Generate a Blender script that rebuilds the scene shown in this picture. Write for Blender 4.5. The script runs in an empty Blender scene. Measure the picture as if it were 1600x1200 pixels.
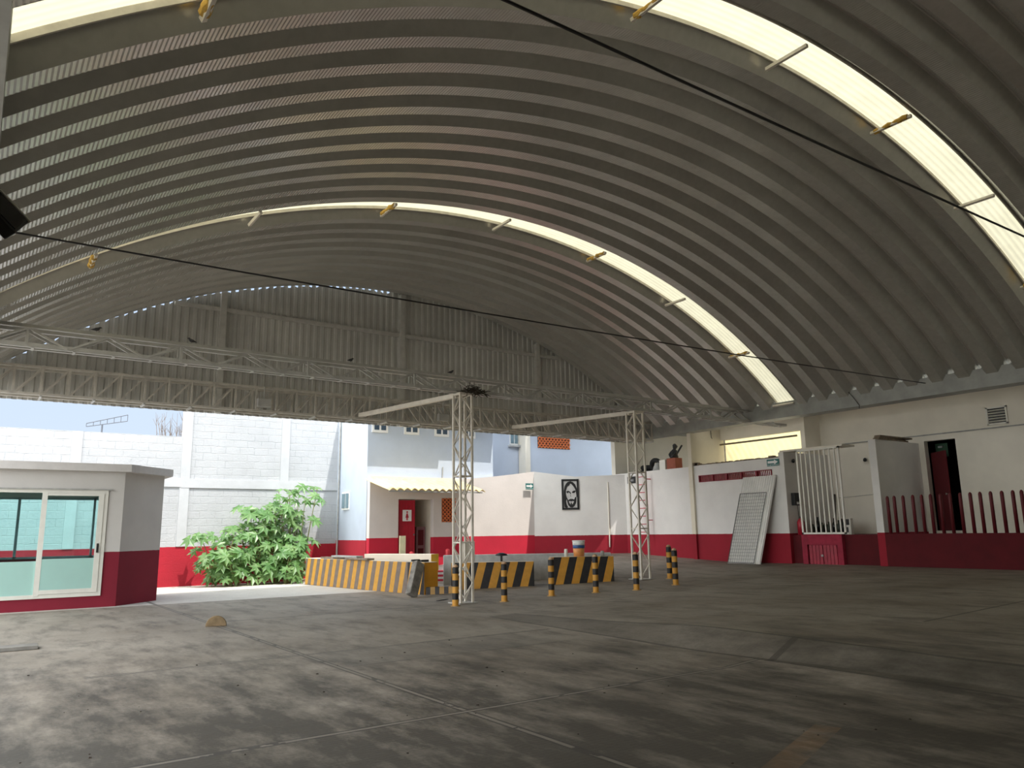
import bpy, math, random
from mathutils import Vector, Matrix
random.seed(7)
col = bpy.context.scene.collection
sc = bpy.context.scene
pi = math.pi

# ------------------------------------------------------------------ node helpers
class NT:
    def __init__(s, name):
        s.m = bpy.data.materials.new(name); s.m.use_nodes = True
        s.t = s.m.node_tree; s.n = s.t.nodes; s.l = s.t.links
        s.n.clear()
        s.out = s.n.new('ShaderNodeOutputMaterial')
    def add(s, typ, **kw):
        n = s.n.new(typ)
        for k, v in kw.items(): setattr(n, k, v)
        return n
    def lk(s, a, b): s.l.new(a, b)
    def setin(s, sock, v):
        if hasattr(v, 'is_output') or isinstance(v, bpy.types.NodeSocket): s.l.new(v, sock)
        else: sock.default_value = v
    def math(s, op, a, b=None, c=None, clamp=False):
        n = s.add('ShaderNodeMath', operation=op); n.use_clamp = clamp
        s.setin(n.inputs[0], a)
        if b is not None: s.setin(n.inputs[1], b)
        if c is not None: s.setin(n.inputs[2], c)
        return n.outputs[0]
    def obj(s):
        n = s.add('ShaderNodeTexCoord'); return n.outputs['Object']
    def sep(s, v):
        n = s.add('ShaderNodeSeparateXYZ'); s.lk(v, n.inputs[0]); return n.outputs
    def comb(s, x, y, z):
        n = s.add('ShaderNodeCombineXYZ')
        for i, v in enumerate((x, y, z)): s.setin(n.inputs[i], v)
        return n.outputs[0]
    def noise(s, v, scale, detail=4.0, rough=.55):
        n = s.add('ShaderNodeTexNoise'); s.lk(v, n.inputs['Vector'])
        n.inputs['Scale'].default_value = scale; n.inputs['Detail'].default_value = detail
        n.inputs['Roughness'].default_value = rough
        return n.outputs['Fac']
    def ramp(s, f, stops):
        n = s.add('ShaderNodeValToRGB'); s.lk(f, n.inputs[0])
        e = n.color_ramp.elements
        while len(e) < len(stops): e.new(.5)
        for i, (p, c) in enumerate(stops):
            e[i].position = p; e[i].color = tuple(c) + (1,) if not isinstance(c, float) else (c, c, c, 1)
        return n.outputs[0]
    def mix(s, f, a, b, mode='MIX'):
        n = s.add('ShaderNodeMix', data_type='RGBA', blend_type=mode)
        s.setin(n.inputs[0], f)
        for i, v in ((6, a), (7, b)):
            if isinstance(v, tuple): v = tuple(v) + (1,) if len(v) == 3 else v
            s.setin(n.inputs[i], v)
        return n.outputs[2]
    def bump(s, h, strength=.3, dist=.02):
        n = s.add('ShaderNodeBump'); n.inputs['Strength'].default_value = strength
        n.inputs['Distance'].default_value = dist; s.lk(h, n.inputs['Height']); return n.outputs[0]
    def bsdf(s, color, rough=.6, metal=0., normal=None, spec=None):
        n = s.add('ShaderNodeBsdfPrincipled')
        if isinstance(color, tuple): color = tuple(color[:3]) + (1,)
        s.setin(n.inputs['Base Color'], color); s.setin(n.inputs['Roughness'], rough)
        s.setin(n.inputs['Metallic'], metal)
        if normal is not None: s.lk(normal, n.inputs['Normal'])
        if spec is not None: n.inputs['Specular IOR Level'].default_value = spec
        s.last = n
        return n.outputs[0]
    def done(s, sh):
        s.lk(sh, s.out.inputs[0]); return s.m

def plain(name, c, rough=.6, metal=0., var=.12, scale=6., bump=.0):
    t = NT(name); o = t.obj()
    f = t.noise(o, scale)
    lo = tuple(x * (1 - var) for x in c); hi = tuple(min(1, x * (1 + var)) for x in c)
    cc = t.ramp(f, [(.3, lo), (.7, hi)])
    nm = t.bump(t.noise(o, scale * 6), bump, .01) if bump else None
    return t.done(t.bsdf(cc, rough, metal, nm))

def banded(name, white, red, split, rough=.7, brick=False, bump=.15, redrough=.85, dirt=.1):
    """painted wall: red band to height split, white above (world-placed meshes)"""
    t = NT(name); o = t.obj(); x, y, z = t.sep(o)
    f = t.noise(o, 1.3, 6)
    wl = tuple(a * (1 - dirt) for a in white)
    w = t.ramp(f, [(.3, wl), (.65, white)])
    rl = tuple(a * .85 for a in red)
    r = t.ramp(f, [(.3, rl), (.65, red)])
    wob = t.math('MULTIPLY_ADD', t.noise(o, 9., 2), .012, -.006)
    m = t.math('GREATER_THAN', t.math('ADD', z, wob), split)
    h = t.noise(o, 18, 5)
    if brick:
        vv = t.comb(t.math('ADD', x, t.math('MULTIPLY_ADD', t.noise(o, 4., 3), .05, 0.)), t.math('ADD', z, t.math('MULTIPLY_ADD', t.noise(o, 3., 3), .06, 0.)), 0.)
        b = t.add('ShaderNodeTexBrick'); t.lk(vv, b.inputs['Vector'])
        b.inputs['Scale'].default_value = 1.; b.inputs['Brick Width'].default_value = .46
        b.inputs['Row Height'].default_value = .23; b.inputs['Mortar Size'].default_value = .012
        b.inputs['Mortar Smooth'].default_value = .6
        g = b.outputs['Fac']
        patch = t.math('GREATER_THAN', t.noise(o, 1.1, 4), .5)
        crk = t.math('MULTIPLY', g, t.math('GREATER_THAN', t.noise(o, 2.3, 5), .54))
        w = t.mix(t.math('MULTIPLY', crk, .55), w, (.33, .36, .38))
        h = t.math('SUBTRACT', t.math('MULTIPLY', h, .6), t.math('MULTIPLY', g, t.math('MULTIPLY_ADD', t.math('GREATER_THAN', z, split), .4, .1)))
    c = t.mix(m, r, w)
    ro = t.math('MULTIPLY_ADD', m, rough - redrough, redrough)
    return t.done(t.bsdf(c, ro, 0., t.bump(h, bump, .03)))

def stripes(name, c1, c2, period, axis='z', slant=0., top=None, ph=0., fade=None):
    t = NT(name); o = t.obj(); x, y, z = t.sep(o)
    u = {'x': x, 'y': y, 'z': z}[axis]
    if slant: u = t.math('ADD', u, t.math('MULTIPLY', z, -slant))
    u = t.math('FRACT', t.math('ADD', t.math('DIVIDE', u, period), ph + 100.))
    m = t.math('LESS_THAN', u, .5)
    nz = t.noise(o, 7., 5)
    a = t.ramp(nz, [(.3, tuple(v * .8 for v in c1)), (.7, c1)])
    bcol = t.ramp(nz, [(.35, c2), (.75, tuple(min(1, v * 1.5 + .01) for v in c2))])
    if fade:
        bcol = t.mix(t.math('MULTIPLY', t.math('GREATER_THAN', y, fade[0]), 1.), bcol, t.ramp(nz, [(.3, fade[1]), (.7, tuple(v * 1.4 for v in fade[1]))]))
    c = t.mix(m, a, bcol)
    if top:
        g = t.add('ShaderNodeNewGeometry'); nx = t.sep(g.outputs['Normal'])[2]
        c = t.mix(t.math('GREATER_THAN', nx, .7), c, top)
    return t.done(t.bsdf(c, .55, 0., t.bump(t.noise(o, 30), .15, .01)))

# ------------------------------------------------------------------ mesh helpers
class MB:
    def __init__(s): s.v = []; s.f = []
    def raw(s, vs, fs):
        k = len(s.v); s.v += [tuple(v) for v in vs]; s.f += [tuple(i + k for i in f) for f in fs]; return s
    def box(s, x0, x1, y0, y1, z0, z1):
        if x0 > x1: x0, x1 = x1, x0
        if y0 > y1: y0, y1 = y1, y0
        if z0 > z1: z0, z1 = z1, z0
        return s.raw([(x0,y0,z0),(x1,y0,z0),(x1,y1,z0),(x0,y1,z0),(x0,y0,z1),(x1,y0,z1),(x1,y1,z1),(x0,y1,z1)],
                     [(3,2,1,0),(4,5,6,7),(0,1,5,4),(1,2,6,5),(2,3,7,6),(3,0,4,7)])
    def bar(s, a, b, w, h=None, up=(0,0,1)):
        """rectangular bar from a to b, w across, h along up"""
        h = h or w; a = Vector(a); b = Vector(b); d = (b - a).normalized(); up = Vector(up)
        if abs(d.dot(up)) > .99: up = Vector((1,0,0))
        sd = d.cross(up).normalized(); u = sd.cross(d).normalized()
        vs = []
        for p in (a, b):
            for i, j in ((-1,-1),(1,-1),(1,1),(-1,1)): vs.append(p + sd * (i*w/2) + u * (j*h/2))
        return s.raw(vs, [(0,1,2,3)[::-1] if False else (3,2,1,0),(4,5,6,7),(0,1,5,4),(1,2,6,5),(2,3,7,6),(3,0,4,7)])
    def angle(s, a, b, w, t=.006, up=(0,0,1), flip=1):
        """L section from a to b"""
        a = Vector(a); b = Vector(b); d = (b-a).normalized(); up = Vector(up)
        if abs(d.dot(up)) > .99: up = Vector((1,0,0))
        sd = d.cross(up).normalized() * flip; u = sd.cross(d).normalized() * flip
        s.bar(a + sd*w/2, b + sd*w/2, w, t, u)
        s.bar(a + u*w/2, b + u*w/2, t, w, u)
        return s
    def tube(s, pts, r, n=10, cap=True):
        pts = [Vector(p) for p in pts]; rs = r if isinstance(r, (list, tuple)) else [r]*len(pts)
        k = len(s.v); prev = None
        for i, p in enumerate(pts):
            d = (pts[min(i+1, len(pts)-1)] - pts[max(i-1, 0)]).normalized()
            ref = Vector((0,0,1)) if abs(d.z) < .9 else Vector((1,0,0))
            if prev is not None: sd = (prev - d * prev.dot(d)).normalized()
            else: sd = d.cross(ref).normalized()
            prev = sd; u = d.cross(sd)
            for j in range(n):
                a = 2*pi*j/n; s.v.append(tuple(p + (sd*math.cos(a) + u*math.sin(a))*rs[i]))
        for i in range(len(pts)-1):
            for j in range(n):
                q = (j+1) % n; s.f.append((k+i*n+j, k+i*n+q, k+(i+1)*n+q, k+(i+1)*n+j))
        if cap:
            s.f.append(tuple(k+j for j in range(n))[::-1]); s.f.append(tuple(k+(len(pts)-1)*n+j for j in range(n)))
        return s
    def prism(s, poly, z0, z1):
        n = len(poly); k = len(s.v)
        for z in (z0, z1):
            for p in poly: s.v.append((p[0], p[1], z))
        s.f.append(tuple(k+i for i in range(n))[::-1]); s.f.append(tuple(k+n+i for i in range(n)))
        for i in range(n):
            j = (i+1) % n; s.f.append((k+i, k+j, k+n+j, k+n+i))
        return s
    def plate(s, poly3, nrm, th):
        """extrude planar polygon poly3 (3d) by th along nrm"""
        nrm = Vector(nrm).normalized(); n = len(poly3); k = len(s.v)
        for p in poly3: s.v.append(tuple(Vector(p)))
        for p in poly3: s.v.append(tuple(Vector(p) + nrm*th))
        s.f.append(tuple(k+i for i in range(n))[::-1]); s.f.append(tuple(k+n+i for i in range(n)))
        for i in range(n):
            j = (i+1) % n; s.f.append((k+i, k+j, k+n+j, k+n+i))
        return s
    def build(s, name, mat, parent=None, smooth=False, bevel=0.):
        me = bpy.data.meshes.new(name); me.from_pydata(s.v, [], s.f)
        import bmesh
        bm = bmesh.new(); bm.from_mesh(me); bmesh.ops.recalc_face_normals(bm, faces=bm.faces[:]); bm.to_mesh(me); bm.free()
        me.update()
        if smooth: me.polygons.foreach_set('use_smooth', [True]*len(me.polygons))
        o = bpy.data.objects.new(name, me); col.objects.link(o)
        if mat: me.materials.append(mat)
        if parent: o.parent = parent
        if bevel:
            b = o.modifiers.new('bevel', 'BEVEL'); b.width = bevel; b.segments = 2; b.limit_method = 'ANGLE'
        return o

def tag(o, label=None, cat=None, group=None, kind=None):
    if label: o['label'] = label
    if cat: o['category'] = cat
    if group: o['group'] = group
    if kind: o['kind'] = kind
    return o
def thing(name, label, cat, loc=(0,0,0), rz=0., group=None):
    o = bpy.data.objects.new(name, None); col.objects.link(o); o.location = loc; o.rotation_euler = (0,0,rz)
    o.empty_display_size = .1
    return tag(o, label, cat, group)
def struct(name, mb, m, label=None, **kw):
    o = mb.build(name, m, **kw); o['kind'] = 'structure'
    if label: tag(o, label, name.split('_')[0])
    return o
def dup(root, loc=None, rz=None, label=None):
    r = root.copy(); col.objects.link(r)
    if loc is not None: r.location = loc
    if rz is not None: r.rotation_euler = (0,0,rz)
    if label: r['label'] = label
    for ch in list(root.children):
        c = ch.copy(); col.objects.link(c); c.parent = r
        for g in list(ch.children):
            d = g.copy(); col.objects.link(d); d.parent = c
    return r
ORD = ['first','second','third','fourth','fifth','sixth','seventh','eighth','ninth','tenth','eleventh','twelfth','thirteenth','fourteenth','fifteenth','sixteenth']

# ------------------------------------------------------------------ colours / materials
WHITE = (.84,.79,.68); RED = (.33,.010,.026)
M = {}
M['white_red'] = banded('white_wall_red_band', (.82,.805,.77), RED, 1.33)
M['far'] = banded('whitewashed_block_red_band', (.49,.505,.52), (.42,.011,.028), 1.19, brick=True, bump=.5)
M['toilet'] = banded('toilet_wall_paint', (.76,.70,.66), (.58,.016,.045), 1.36, bump=.1)
M['kiosk'] = banded('kiosk_paint', (.60,.58,.55), (.22,.009,.026), 1.19, bump=.06)
M['blue'] = banded('pale_blue_building_paint', (.54,.61,.71), (.42,.012,.03), 1.30, bump=.1)
M['blueplain'] = plain('pale_blue_plaster', (.54,.61,.72), .8, var=.04, scale=1.5, bump=.1)
M['white'] = plain('white_plaster', WHITE, .8, var=.05, scale=1.5, bump=.15)
M['cream'] = plain('cream_plaster', (.76,.70,.56), .8, var=.06, scale=1.5, bump=.15)
M['darkred'] = plain('dark_red_paint', (.10,.004,.008), .9, var=.15, scale=2.5, bump=.15)
M['litred'] = plain('lit_red_paint', (.33,.022,.05), .85, var=.25, scale=5, bump=.5)  # lighter red for the closet: light on its front put into colour
M['redpost'] = plain('red_post_paint', (.12,.006,.011), .55, var=.1)
M['reddoor'] = plain('crimson_door_paint', (.42,.012,.03), .4, var=.08)
M['steel'] = plain('grey_painted_steel', (.48,.475,.45), .5, .15, var=.12)
M['lightsteel'] = plain('light_grey_steel', (.62,.61,.57), .5, .1, var=.1)
M['trussdark'] = plain('dull_grey_brown_steel', (.58,.55,.49), .6, .1, var=.15)
M['lattice'] = plain('cream_painted_steel', (.74,.69,.60), .5, .0, var=.08)
M['beam'] = plain('galvanised_beam', (.34,.35,.33), .5, .35, var=.15, scale=3)
M['black'] = plain('black_matt', (.012,.012,.012), .5, var=.2)
M['rubber'] = plain('tyre_rubber', (.014,.013,.013), .8, var=.3)
M['blackgloss'] = plain('black_gloss', (.01,.01,.011), .12, var=.1)
M['whitepaint'] = plain('white_enamel', (.80,.78,.70), .4, var=.05)
M['alu'] = plain('cream_aluminium', (.74,.73,.66), .4, .1, var=.04)
M['chrome'] = plain('chrome_metal', (.6,.6,.6), .2, 1., var=.05)
M['wood'] = plain('weathered_wood', (.22,.17,.12), .8, var=.4, scale=9, bump=.4)
M['darkwood'] = plain('dark_damp_timber', (.05,.045,.038), .85, var=.4, scale=9, bump=.5)
M['greyboard'] = plain('grey_board', (.36,.36,.34), .8, var=.2, scale=6, bump=.2)
M['terracotta'] = plain('orange_terracotta', (.72,.20,.07), .8, var=.15, scale=9)
M['box_orange'] = plain('brick_red_box_card', (.34,.10,.06), .8, var=.1)
M['concrete'] = plain('pale_concrete', (.50,.51,.50), .85, var=.2, scale=4, bump=.25)
M['beige'] = plain('beige_plaster', (.76,.68,.56), .8, var=.05, scale=2)
M['yellowfoam'] = plain('yellowed_foam', (.55,.34,.07), .9, var=.35, scale=14, bump=.6)
M['awning'] = plain('cream_yellow_sheet', (.86,.68,.32), .6, var=.12, scale=4)
M['leaf'] = None
M['stem'] = plain('green_brown_stem', (.20,.22,.08), .7, var=.2)
M['bark'] = plain('grey_bark', (.20,.17,.15), .9, var=.2)
M['twig'] = plain('dark_twigs', (.045,.035,.025), .9, var=.4)
M['bird'] = plain('dark_feathers', (.05,.05,.055), .7, var=.3)
M['tan'] = plain('tan_sandstone', (.22,.155,.085), .9, var=.2, scale=12, bump=.4)
M['teal'] = plain('teal_sign', (.02,.17,.16), .4, var=.05)
M['signwhite'] = plain('sign_white', (.85,.85,.83), .4, var=.03)
M['panelwhite'] = plain('panel_white', (.90,.89,.86), .5, var=.06, scale=3)
M['wire'] = plain('grey_wire', (.16,.165,.16), .5, .4, var=.1)
M['mauve'] = plain('mauve_brown_paint', (.22,.10,.11), .5, var=.15)
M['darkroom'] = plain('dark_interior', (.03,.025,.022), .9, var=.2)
M['bandline'] = plain('belt_whitewash', (.52,.535,.55), .8, var=.06, scale=2, bump=.3)
M['ceilingtile'] = plain('ceiling_tile', (.9,.9,.88), .8, var=.03)
M['barrier'] = stripes('yellow_black_slanted', (.62,.30,.035), (.010,.009,.009), .40, 'x', .26, top=(.70,.62,.48), ph=.22)
M['barrierlong'] = stripes('yellow_faded_slanted', (.66,.34,.05), (.012,.010,.010), .41, 'y', -.26, top=(.72,.64,.5), fade=(.75,(.15,.12,.10)))
M['bollard'] = stripes('yellow_black_rings', (.62,.30,.035), (.010,.009,.009), .262, 'z', top=(.60,.34,.12), ph=.5)
M['curb'] = stripes('yellow_black_curb', (.60,.36,.12), (.05,.045,.045), .22, 'x')
M['redwhite'] = stripes('red_white_step', (.75,.05,.09), (.75,.72,.70), .12, 'z')
M['orange'] = plain('barrier_end_orange', (.62,.28,.02), .55, var=.12, scale=4)

def glass_mat(name, tint, refl=.1):
    t = NT(name)
    tr = t.add('ShaderNodeBsdfTransparent'); tr.inputs[0].default_value = tint + (1,)
    gl = t.add('ShaderNodeBsdfGlossy'); gl.inputs[0].default_value = (.9,1,.98,1); gl.inputs['Roughness'].default_value = .03
    fr = t.add('ShaderNodeFresnel'); fr.inputs[0].default_value = 1.5
    mx = t.add('ShaderNodeMixShader')
    t.lk(t.math('MULTIPLY_ADD', fr.outputs[0], .8, refl*.3, True), mx.inputs[0]); t.lk(tr.outputs[0], mx.inputs[1]); t.lk(gl.outputs[0], mx.inputs[2])
    return t.done(mx.outputs[0])
M['glass'] = glass_mat('cyan_tinted_glass', (.86,.985,.98), .10)
M['glassdark'] = plain('dark_window_glass', (.03,.06,.10), .1, var=.1)
M['glasspale'] = plain('pale_window_glass', (.16,.25,.30), .1, var=.1)

def translucent_mat(name, c, t_c, fac=.75):
    t = NT(name); o = t.obj(); f = t.noise(o, 2.5, 5)
    a = t.add('ShaderNodeBsdfTranslucent'); t.lk(t.ramp(f, [(.3, tuple(x*.88 for x in t_c)), (.7, t_c)]), a.inputs[0])
    d = t.add('ShaderNodeBsdfDiffuse'); d.inputs[0].default_value = c + (1,)
    mx = t.add('ShaderNodeMixShader'); mx.inputs[0].default_value = fac
    t.lk(d.outputs[0], mx.inputs[1]); t.lk(a.outputs[0], mx.inputs[2])
    return t.done(mx.outputs[0])
M['skylight'] = translucent_mat('translucent_fibreglass', (.85,.84,.70), (.43,.395,.275), .82)
M['yellowsheet'] = translucent_mat('translucent_yellow_sheet', (.85,.74,.42), (.80,.67,.36), .85)

def leaf_mat():
    t = NT('castor_leaf'); o = t.obj()
    f = t.noise(o, 3.0, 3)
    c = t.ramp(f, [(.25, (.05,.14,.04)), (.5, (.13,.27,.085)), (.75, (.27,.39,.17))])
    b = t.bsdf(c, .38, 0., None, .6)
    tr = t.add('ShaderNodeBsdfTranslucent'); tr.inputs[0].default_value = (.30,.48,.10,1)
    mx = t.add('ShaderNodeMixShader'); mx.inputs[0].default_value = .25
    t.lk(b, mx.inputs[1]); t.lk(tr.outputs[0], mx.inputs[2])
    return t.done(mx.outputs[0])
M['leaf'] = leaf_mat()

def vault_mat():
    t = NT('galvalume_vault'); o = t.obj()
    f = t.noise(o, .8, 6, .6)
    g = t.noise(o, 9., 4)
    c = t.ramp(f, [(.3, (.60,.59,.555)), (.7, (.74,.73,.69))])
    c = t.mix(.25, c, t.ramp(g, [(.35, (.52,.51,.48)), (.65, (.70,.69,.65))]))
    return t.done(t.bsdf(c, .27, .62, t.bump(g, .03, .01)))
M['vault'] = vault_mat()
M['gable'] = plain('dull_corrugated_sheet', (.62,.615,.58), .5, .2, var=.14, scale=.9)

# floor concrete: slabs, joints, stains
def floor_mat():
    t = NT('worn_concrete_floor'); o = t.obj(); x, y, z = t.sep(o)
    n1 = t.noise(o, .45, 8, .6); n2 = t.noise(o, 2.6, 8, .65); n3 = t.noise(o, 22., 5, .6)
    sv = t.comb(t.math('MULTIPLY', x, 1.6), t.math('MULTIPLY', y, .55), 0.)
    n4 = t.noise(sv, 1.5, 9, .70)
    c = t.ramp(n1, [(.25, (.215,.182,.142)), (.5, (.315,.278,.23)), (.75, (.41,.37,.315))])
    c = t.mix(.6, c, t.ramp(n2, [(.3, (.60,.58,.54)), (.7, (1.,1.,1.))]), 'MULTIPLY')
    # oily dark stains, with dim foreground light painted in by distance from the viewer
    near = t.math('MULTIPLY_ADD', t.math('SQRT', t.math('ADD', t.math('MULTIPLY', x, x), t.math('MULTIPLY', y, y))), -.085, 1.05, True)
    st = t.ramp(t.math('ADD', n4, t.math('MULTIPLY', near, .42)), [(.48, (0.,0.,0.)), (.75, (1.,1.,1.))])
    c = t.mix(t.math('MULTIPLY', st, .82), c, (.034,.030,.024))
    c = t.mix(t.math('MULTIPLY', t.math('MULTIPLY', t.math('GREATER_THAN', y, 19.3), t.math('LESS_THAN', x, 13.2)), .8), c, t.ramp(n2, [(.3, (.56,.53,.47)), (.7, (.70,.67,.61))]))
    # fine speckle
    c = t.mix(.30, c, t.ramp(n3, [(.35, (.55,.55,.55)), (.65, (1.,1.,1.))]), 'MULTIPLY')
    def line(u, u0, w, wob=.02):
        uu = t.math('ADD', u, t.math('MULTIPLY_ADD', t.noise(o, 1.6, 4), wob, -u0 - wob*.5))
        return t.math('LESS_THAN', t.math('ABSOLUTE', uu), w)
    def rng(u, a, b): return t.math('MULTIPLY', t.math('GREATER_THAN', u, a), t.math('LESS_THAN', u, b))
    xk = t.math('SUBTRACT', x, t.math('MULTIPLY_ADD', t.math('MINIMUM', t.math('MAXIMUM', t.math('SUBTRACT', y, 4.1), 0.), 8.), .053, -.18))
    # pale filler joints with dark edges
    ex = t.math('LESS_THAN', t.noise(o, 3.1, 3), .62)
    for u, u0, cond in ((x, 3.65, t.math('LESS_THAN', y, 21.)), (y, 5.93, t.math('LESS_THAN', x, 7.6)), (y, 9.9, rng(x, 1.2, 7.6)), (y, 14.6, rng(x, 3.7, 9.)),):
        c = t.mix(t.math('MULTIPLY', t.math('MULTIPLY', line(u, u0, .045), cond), .75), c, (.05,.045,.04))
        c = t.mix(t.math('MULTIPLY', t.math('MULTIPLY', t.math('MULTIPLY', line(u, u0, .02), cond), ex), .7), c, (.25,.225,.185))
    for u, u0, cond, w in ((xk, 7.62, t.math('LESS_THAN', y, 12.), .02), (xk, 8.16, t.math('LESS_THAN', y, 12.), .02), (y, 5.78, rng(x, 7.5, 8.1), .05),
                        (y, 5.5, rng(x, 10.4, 16.), .022), (y, 8.7, rng(x, 3.8, 6.8), .018), (x, 13.6, rng(y, 6.5, 13.), .014), (y, 12.2, rng(x, 9., 19.), .015), (x, 9.0, rng(y, 9., 12.5), .012)):
        c = t.mix(t.math('MULTIPLY', t.math('MULTIPLY', line(u, u0, w), cond), .7), c, (.045,.04,.034))
    c = t.mix(t.math('MULTIPLY', t.math('MULTIPLY', rng(xk, 7.62, 8.16), t.math('LESS_THAN', y, 12.)), .5), c, (.05,.045,.034))  # ramp strip darkened in colour to stand in for its shade
    patch = t.math('MULTIPLY', rng(x, 3.8, 6.85), rng(y, 8.7, 9.9))
    c = t.mix(t.math('MULTIPLY', patch, .35), c, (.16,.15,.13))
    # worn yellow parking mark
    pa = t.math('ADD', t.math('MULTIPLY', x, .94), t.math('MULTIPLY', y, .34))
    pb = t.math('ADD', t.math('MULTIPLY', x, -.34), t.math('MULTIPLY', y, .94))
    pm = t.math('MULTIPLY', rng(pa, 5.15, 6.5), rng(pb, 1.55, 1.75))
    c = t.mix(t.math('MULTIPLY', t.math('MULTIPLY', pm, t.ramp(n2, [(.3, (0.,0.,0.)), (.6, (1.,1.,1.))])), .28), c, (.42,.23,.09))
    # broom texture
    br = t.add('ShaderNodeTexWave'); br.bands_direction = 'Y'; t.lk(o, br.inputs['Vector'])
    br.inputs['Scale'].default_value = 6.; br.inputs['Distortion'].default_value = 4.; br.inputs['Detail'].default_value = 3.
    h = t.math('ADD', t.math('MULTIPLY', n3, .6), t.math('MULTIPLY', br.outputs['Fac'], .12))
    r = t.math('MULTIPLY_ADD', n2, .3, .5)
    return t.done(t.bsdf(c, r, 0., t.bump(h, .25, .015), .35))
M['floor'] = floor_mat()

# ------------------------------------------------------------------ world, sun, camera
SUN = Vector((.14, -.45, 1.)).normalized()
w = bpy.data.worlds.new('sky'); sc.world = w; w.use_nodes = True
nt = w.node_tree; nt.nodes.clear()
def wn(t, **k):
    n = nt.nodes.new(t)
    for a, b in k.items(): setattr(n, a, b)
    return n
tc = wn('ShaderNodeTexCoord'); sp = wn('ShaderNodeSeparateXYZ'); nt.links.new(tc.outputs['Generated'], sp.inputs[0])
rp = wn('ShaderNodeValToRGB'); nt.links.new(sp.outputs[2], rp.inputs[0])
e = rp.color_ramp.elements; e[0].position = 0.; e[0].color = (.40,.455,.52,1); e[1].position = .5; e[1].color = (.30,.42,.62,1)
dt = wn('ShaderNodeVectorMath', operation='DOT_PRODUCT'); nt.links.new(tc.outputs['Generated'], dt.inputs[0]); dt.inputs[1].default_value = Vector((-.90, -.12, .40)).normalized()  # bright lobe added to the left of the sky to brighten the hall
mm = wn('ShaderNodeMapRange'); nt.links.new(dt.outputs['Value'], mm.inputs[0]); mm.inputs[1].default_value = -.05; mm.inputs[2].default_value = 1.
mx = wn('ShaderNodeMix', data_type='RGBA'); nt.links.new(mm.outputs[0], mx.inputs[0]); nt.links.new(rp.outputs[0], mx.inputs[6]); mx.inputs[7].default_value = (2.75,2.8,2.8,1)
bg = wn('ShaderNodeBackground'); nt.links.new(mx.outputs[2], bg.inputs[0]); bg.inputs[1].default_value = 1.0
wo = wn('ShaderNodeOutputWorld'); nt.links.new(bg.outputs[0], wo.inputs[0])

sl = bpy.data.lights.new('sun', 'SUN'); sl.energy = 2.6; sl.angle = .009; sl.color = (1.,.95,.87)
so = bpy.data.objects.new('sun', sl); col.objects.link(so); so.rotation_euler = SUN.to_track_quat('Z', 'Y').to_euler(); so.location = (5,-20,40)

cd = bpy.data.cameras.new('camera'); cam = bpy.data.objects.new('camera', cd); col.objects.link(cam)
yaw, pitch, roll = .6124, .1901, -.0153
f0 = Vector((math.sin(yaw), math.cos(yaw), 0)); r0 = Vector((math.cos(yaw), -math.sin(yaw), 0)); u0 = Vector((0,0,1))
fw = f0*math.cos(pitch) + u0*math.sin(pitch); up = -f0*math.sin(pitch) + u0*math.cos(pitch)
rt = r0*math.cos(roll) + up*math.sin(roll); up2 = -r0*math.sin(roll) + up*math.cos(roll)
cam.matrix_world = Matrix(((rt.x, up2.x, -fw.x, 0), (rt.y, up2.y, -fw.y, 0), (rt.z, up2.z, -fw.z, 1.5), (0,0,0,1)))
cd.sensor_width = 36.; cd.lens = 1197.85/1600*36; cd.clip_start = .05; cd.clip_end = 500
sc.camera = cam
sc.view_settings.view_transform = 'Standard'; sc.view_settings.look = 'None'
sc.view_settings.gamma = 1.; sc.view_settings.use_curve_mapping = False
sc.view_settings.exposure = 0.9

# ------------------------------------------------------------------ floor
def fz(X, Y):
    hc = .24 if Y < 7 else max(0., .24*(1 - (Y-7)/5.5))
    base = .0473*max(0., X-9)
    X_ = X; X = X - .053*max(0., min(8., Y-4.1)) + .18 if 6.5 < X < 9 else X
    if X <= 7.6: z = 0.
    elif X < 8.15: z = hc*(X-7.6)/.55
    else: z = hc*(1-(X-8.15)/11.15) + base
    X = X_
    if Y > 16: z += min(1., max(0., (X-9)/4))*(min(Y, 22.6)-16)*.045*(1 if X > 9 else 0)
    return z
xs = [-14,-10,-6,-3,-1,0,1,2,3,4,5,6,7,7.6,7.7,7.8,7.9,8.0,8.08,8.15,8.5,9,9.5,10,11,12,13,14,15,16,17,18,19,19.6,20.5,22]
ys = [-14,-10,-6,-3,-1,0] + [i*.5 for i in range(1, 53)]
g = MB()
for Y in ys:
    for X in xs: g.v.append((X, Y, fz(X, Y)))
n = len(xs)
for j in range(len(ys)-1):
    for i in range(n-1): g.f.append((j*n+i, j*n+i+1, (j+1)*n+i+1, (j+1)*n+i))
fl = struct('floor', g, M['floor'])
struct('ground', MB().box(-120,140,-120,160,-.5,-.35), plain('dusty_ground', (.50,.47,.41), .9, var=.15, scale=.3))

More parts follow.
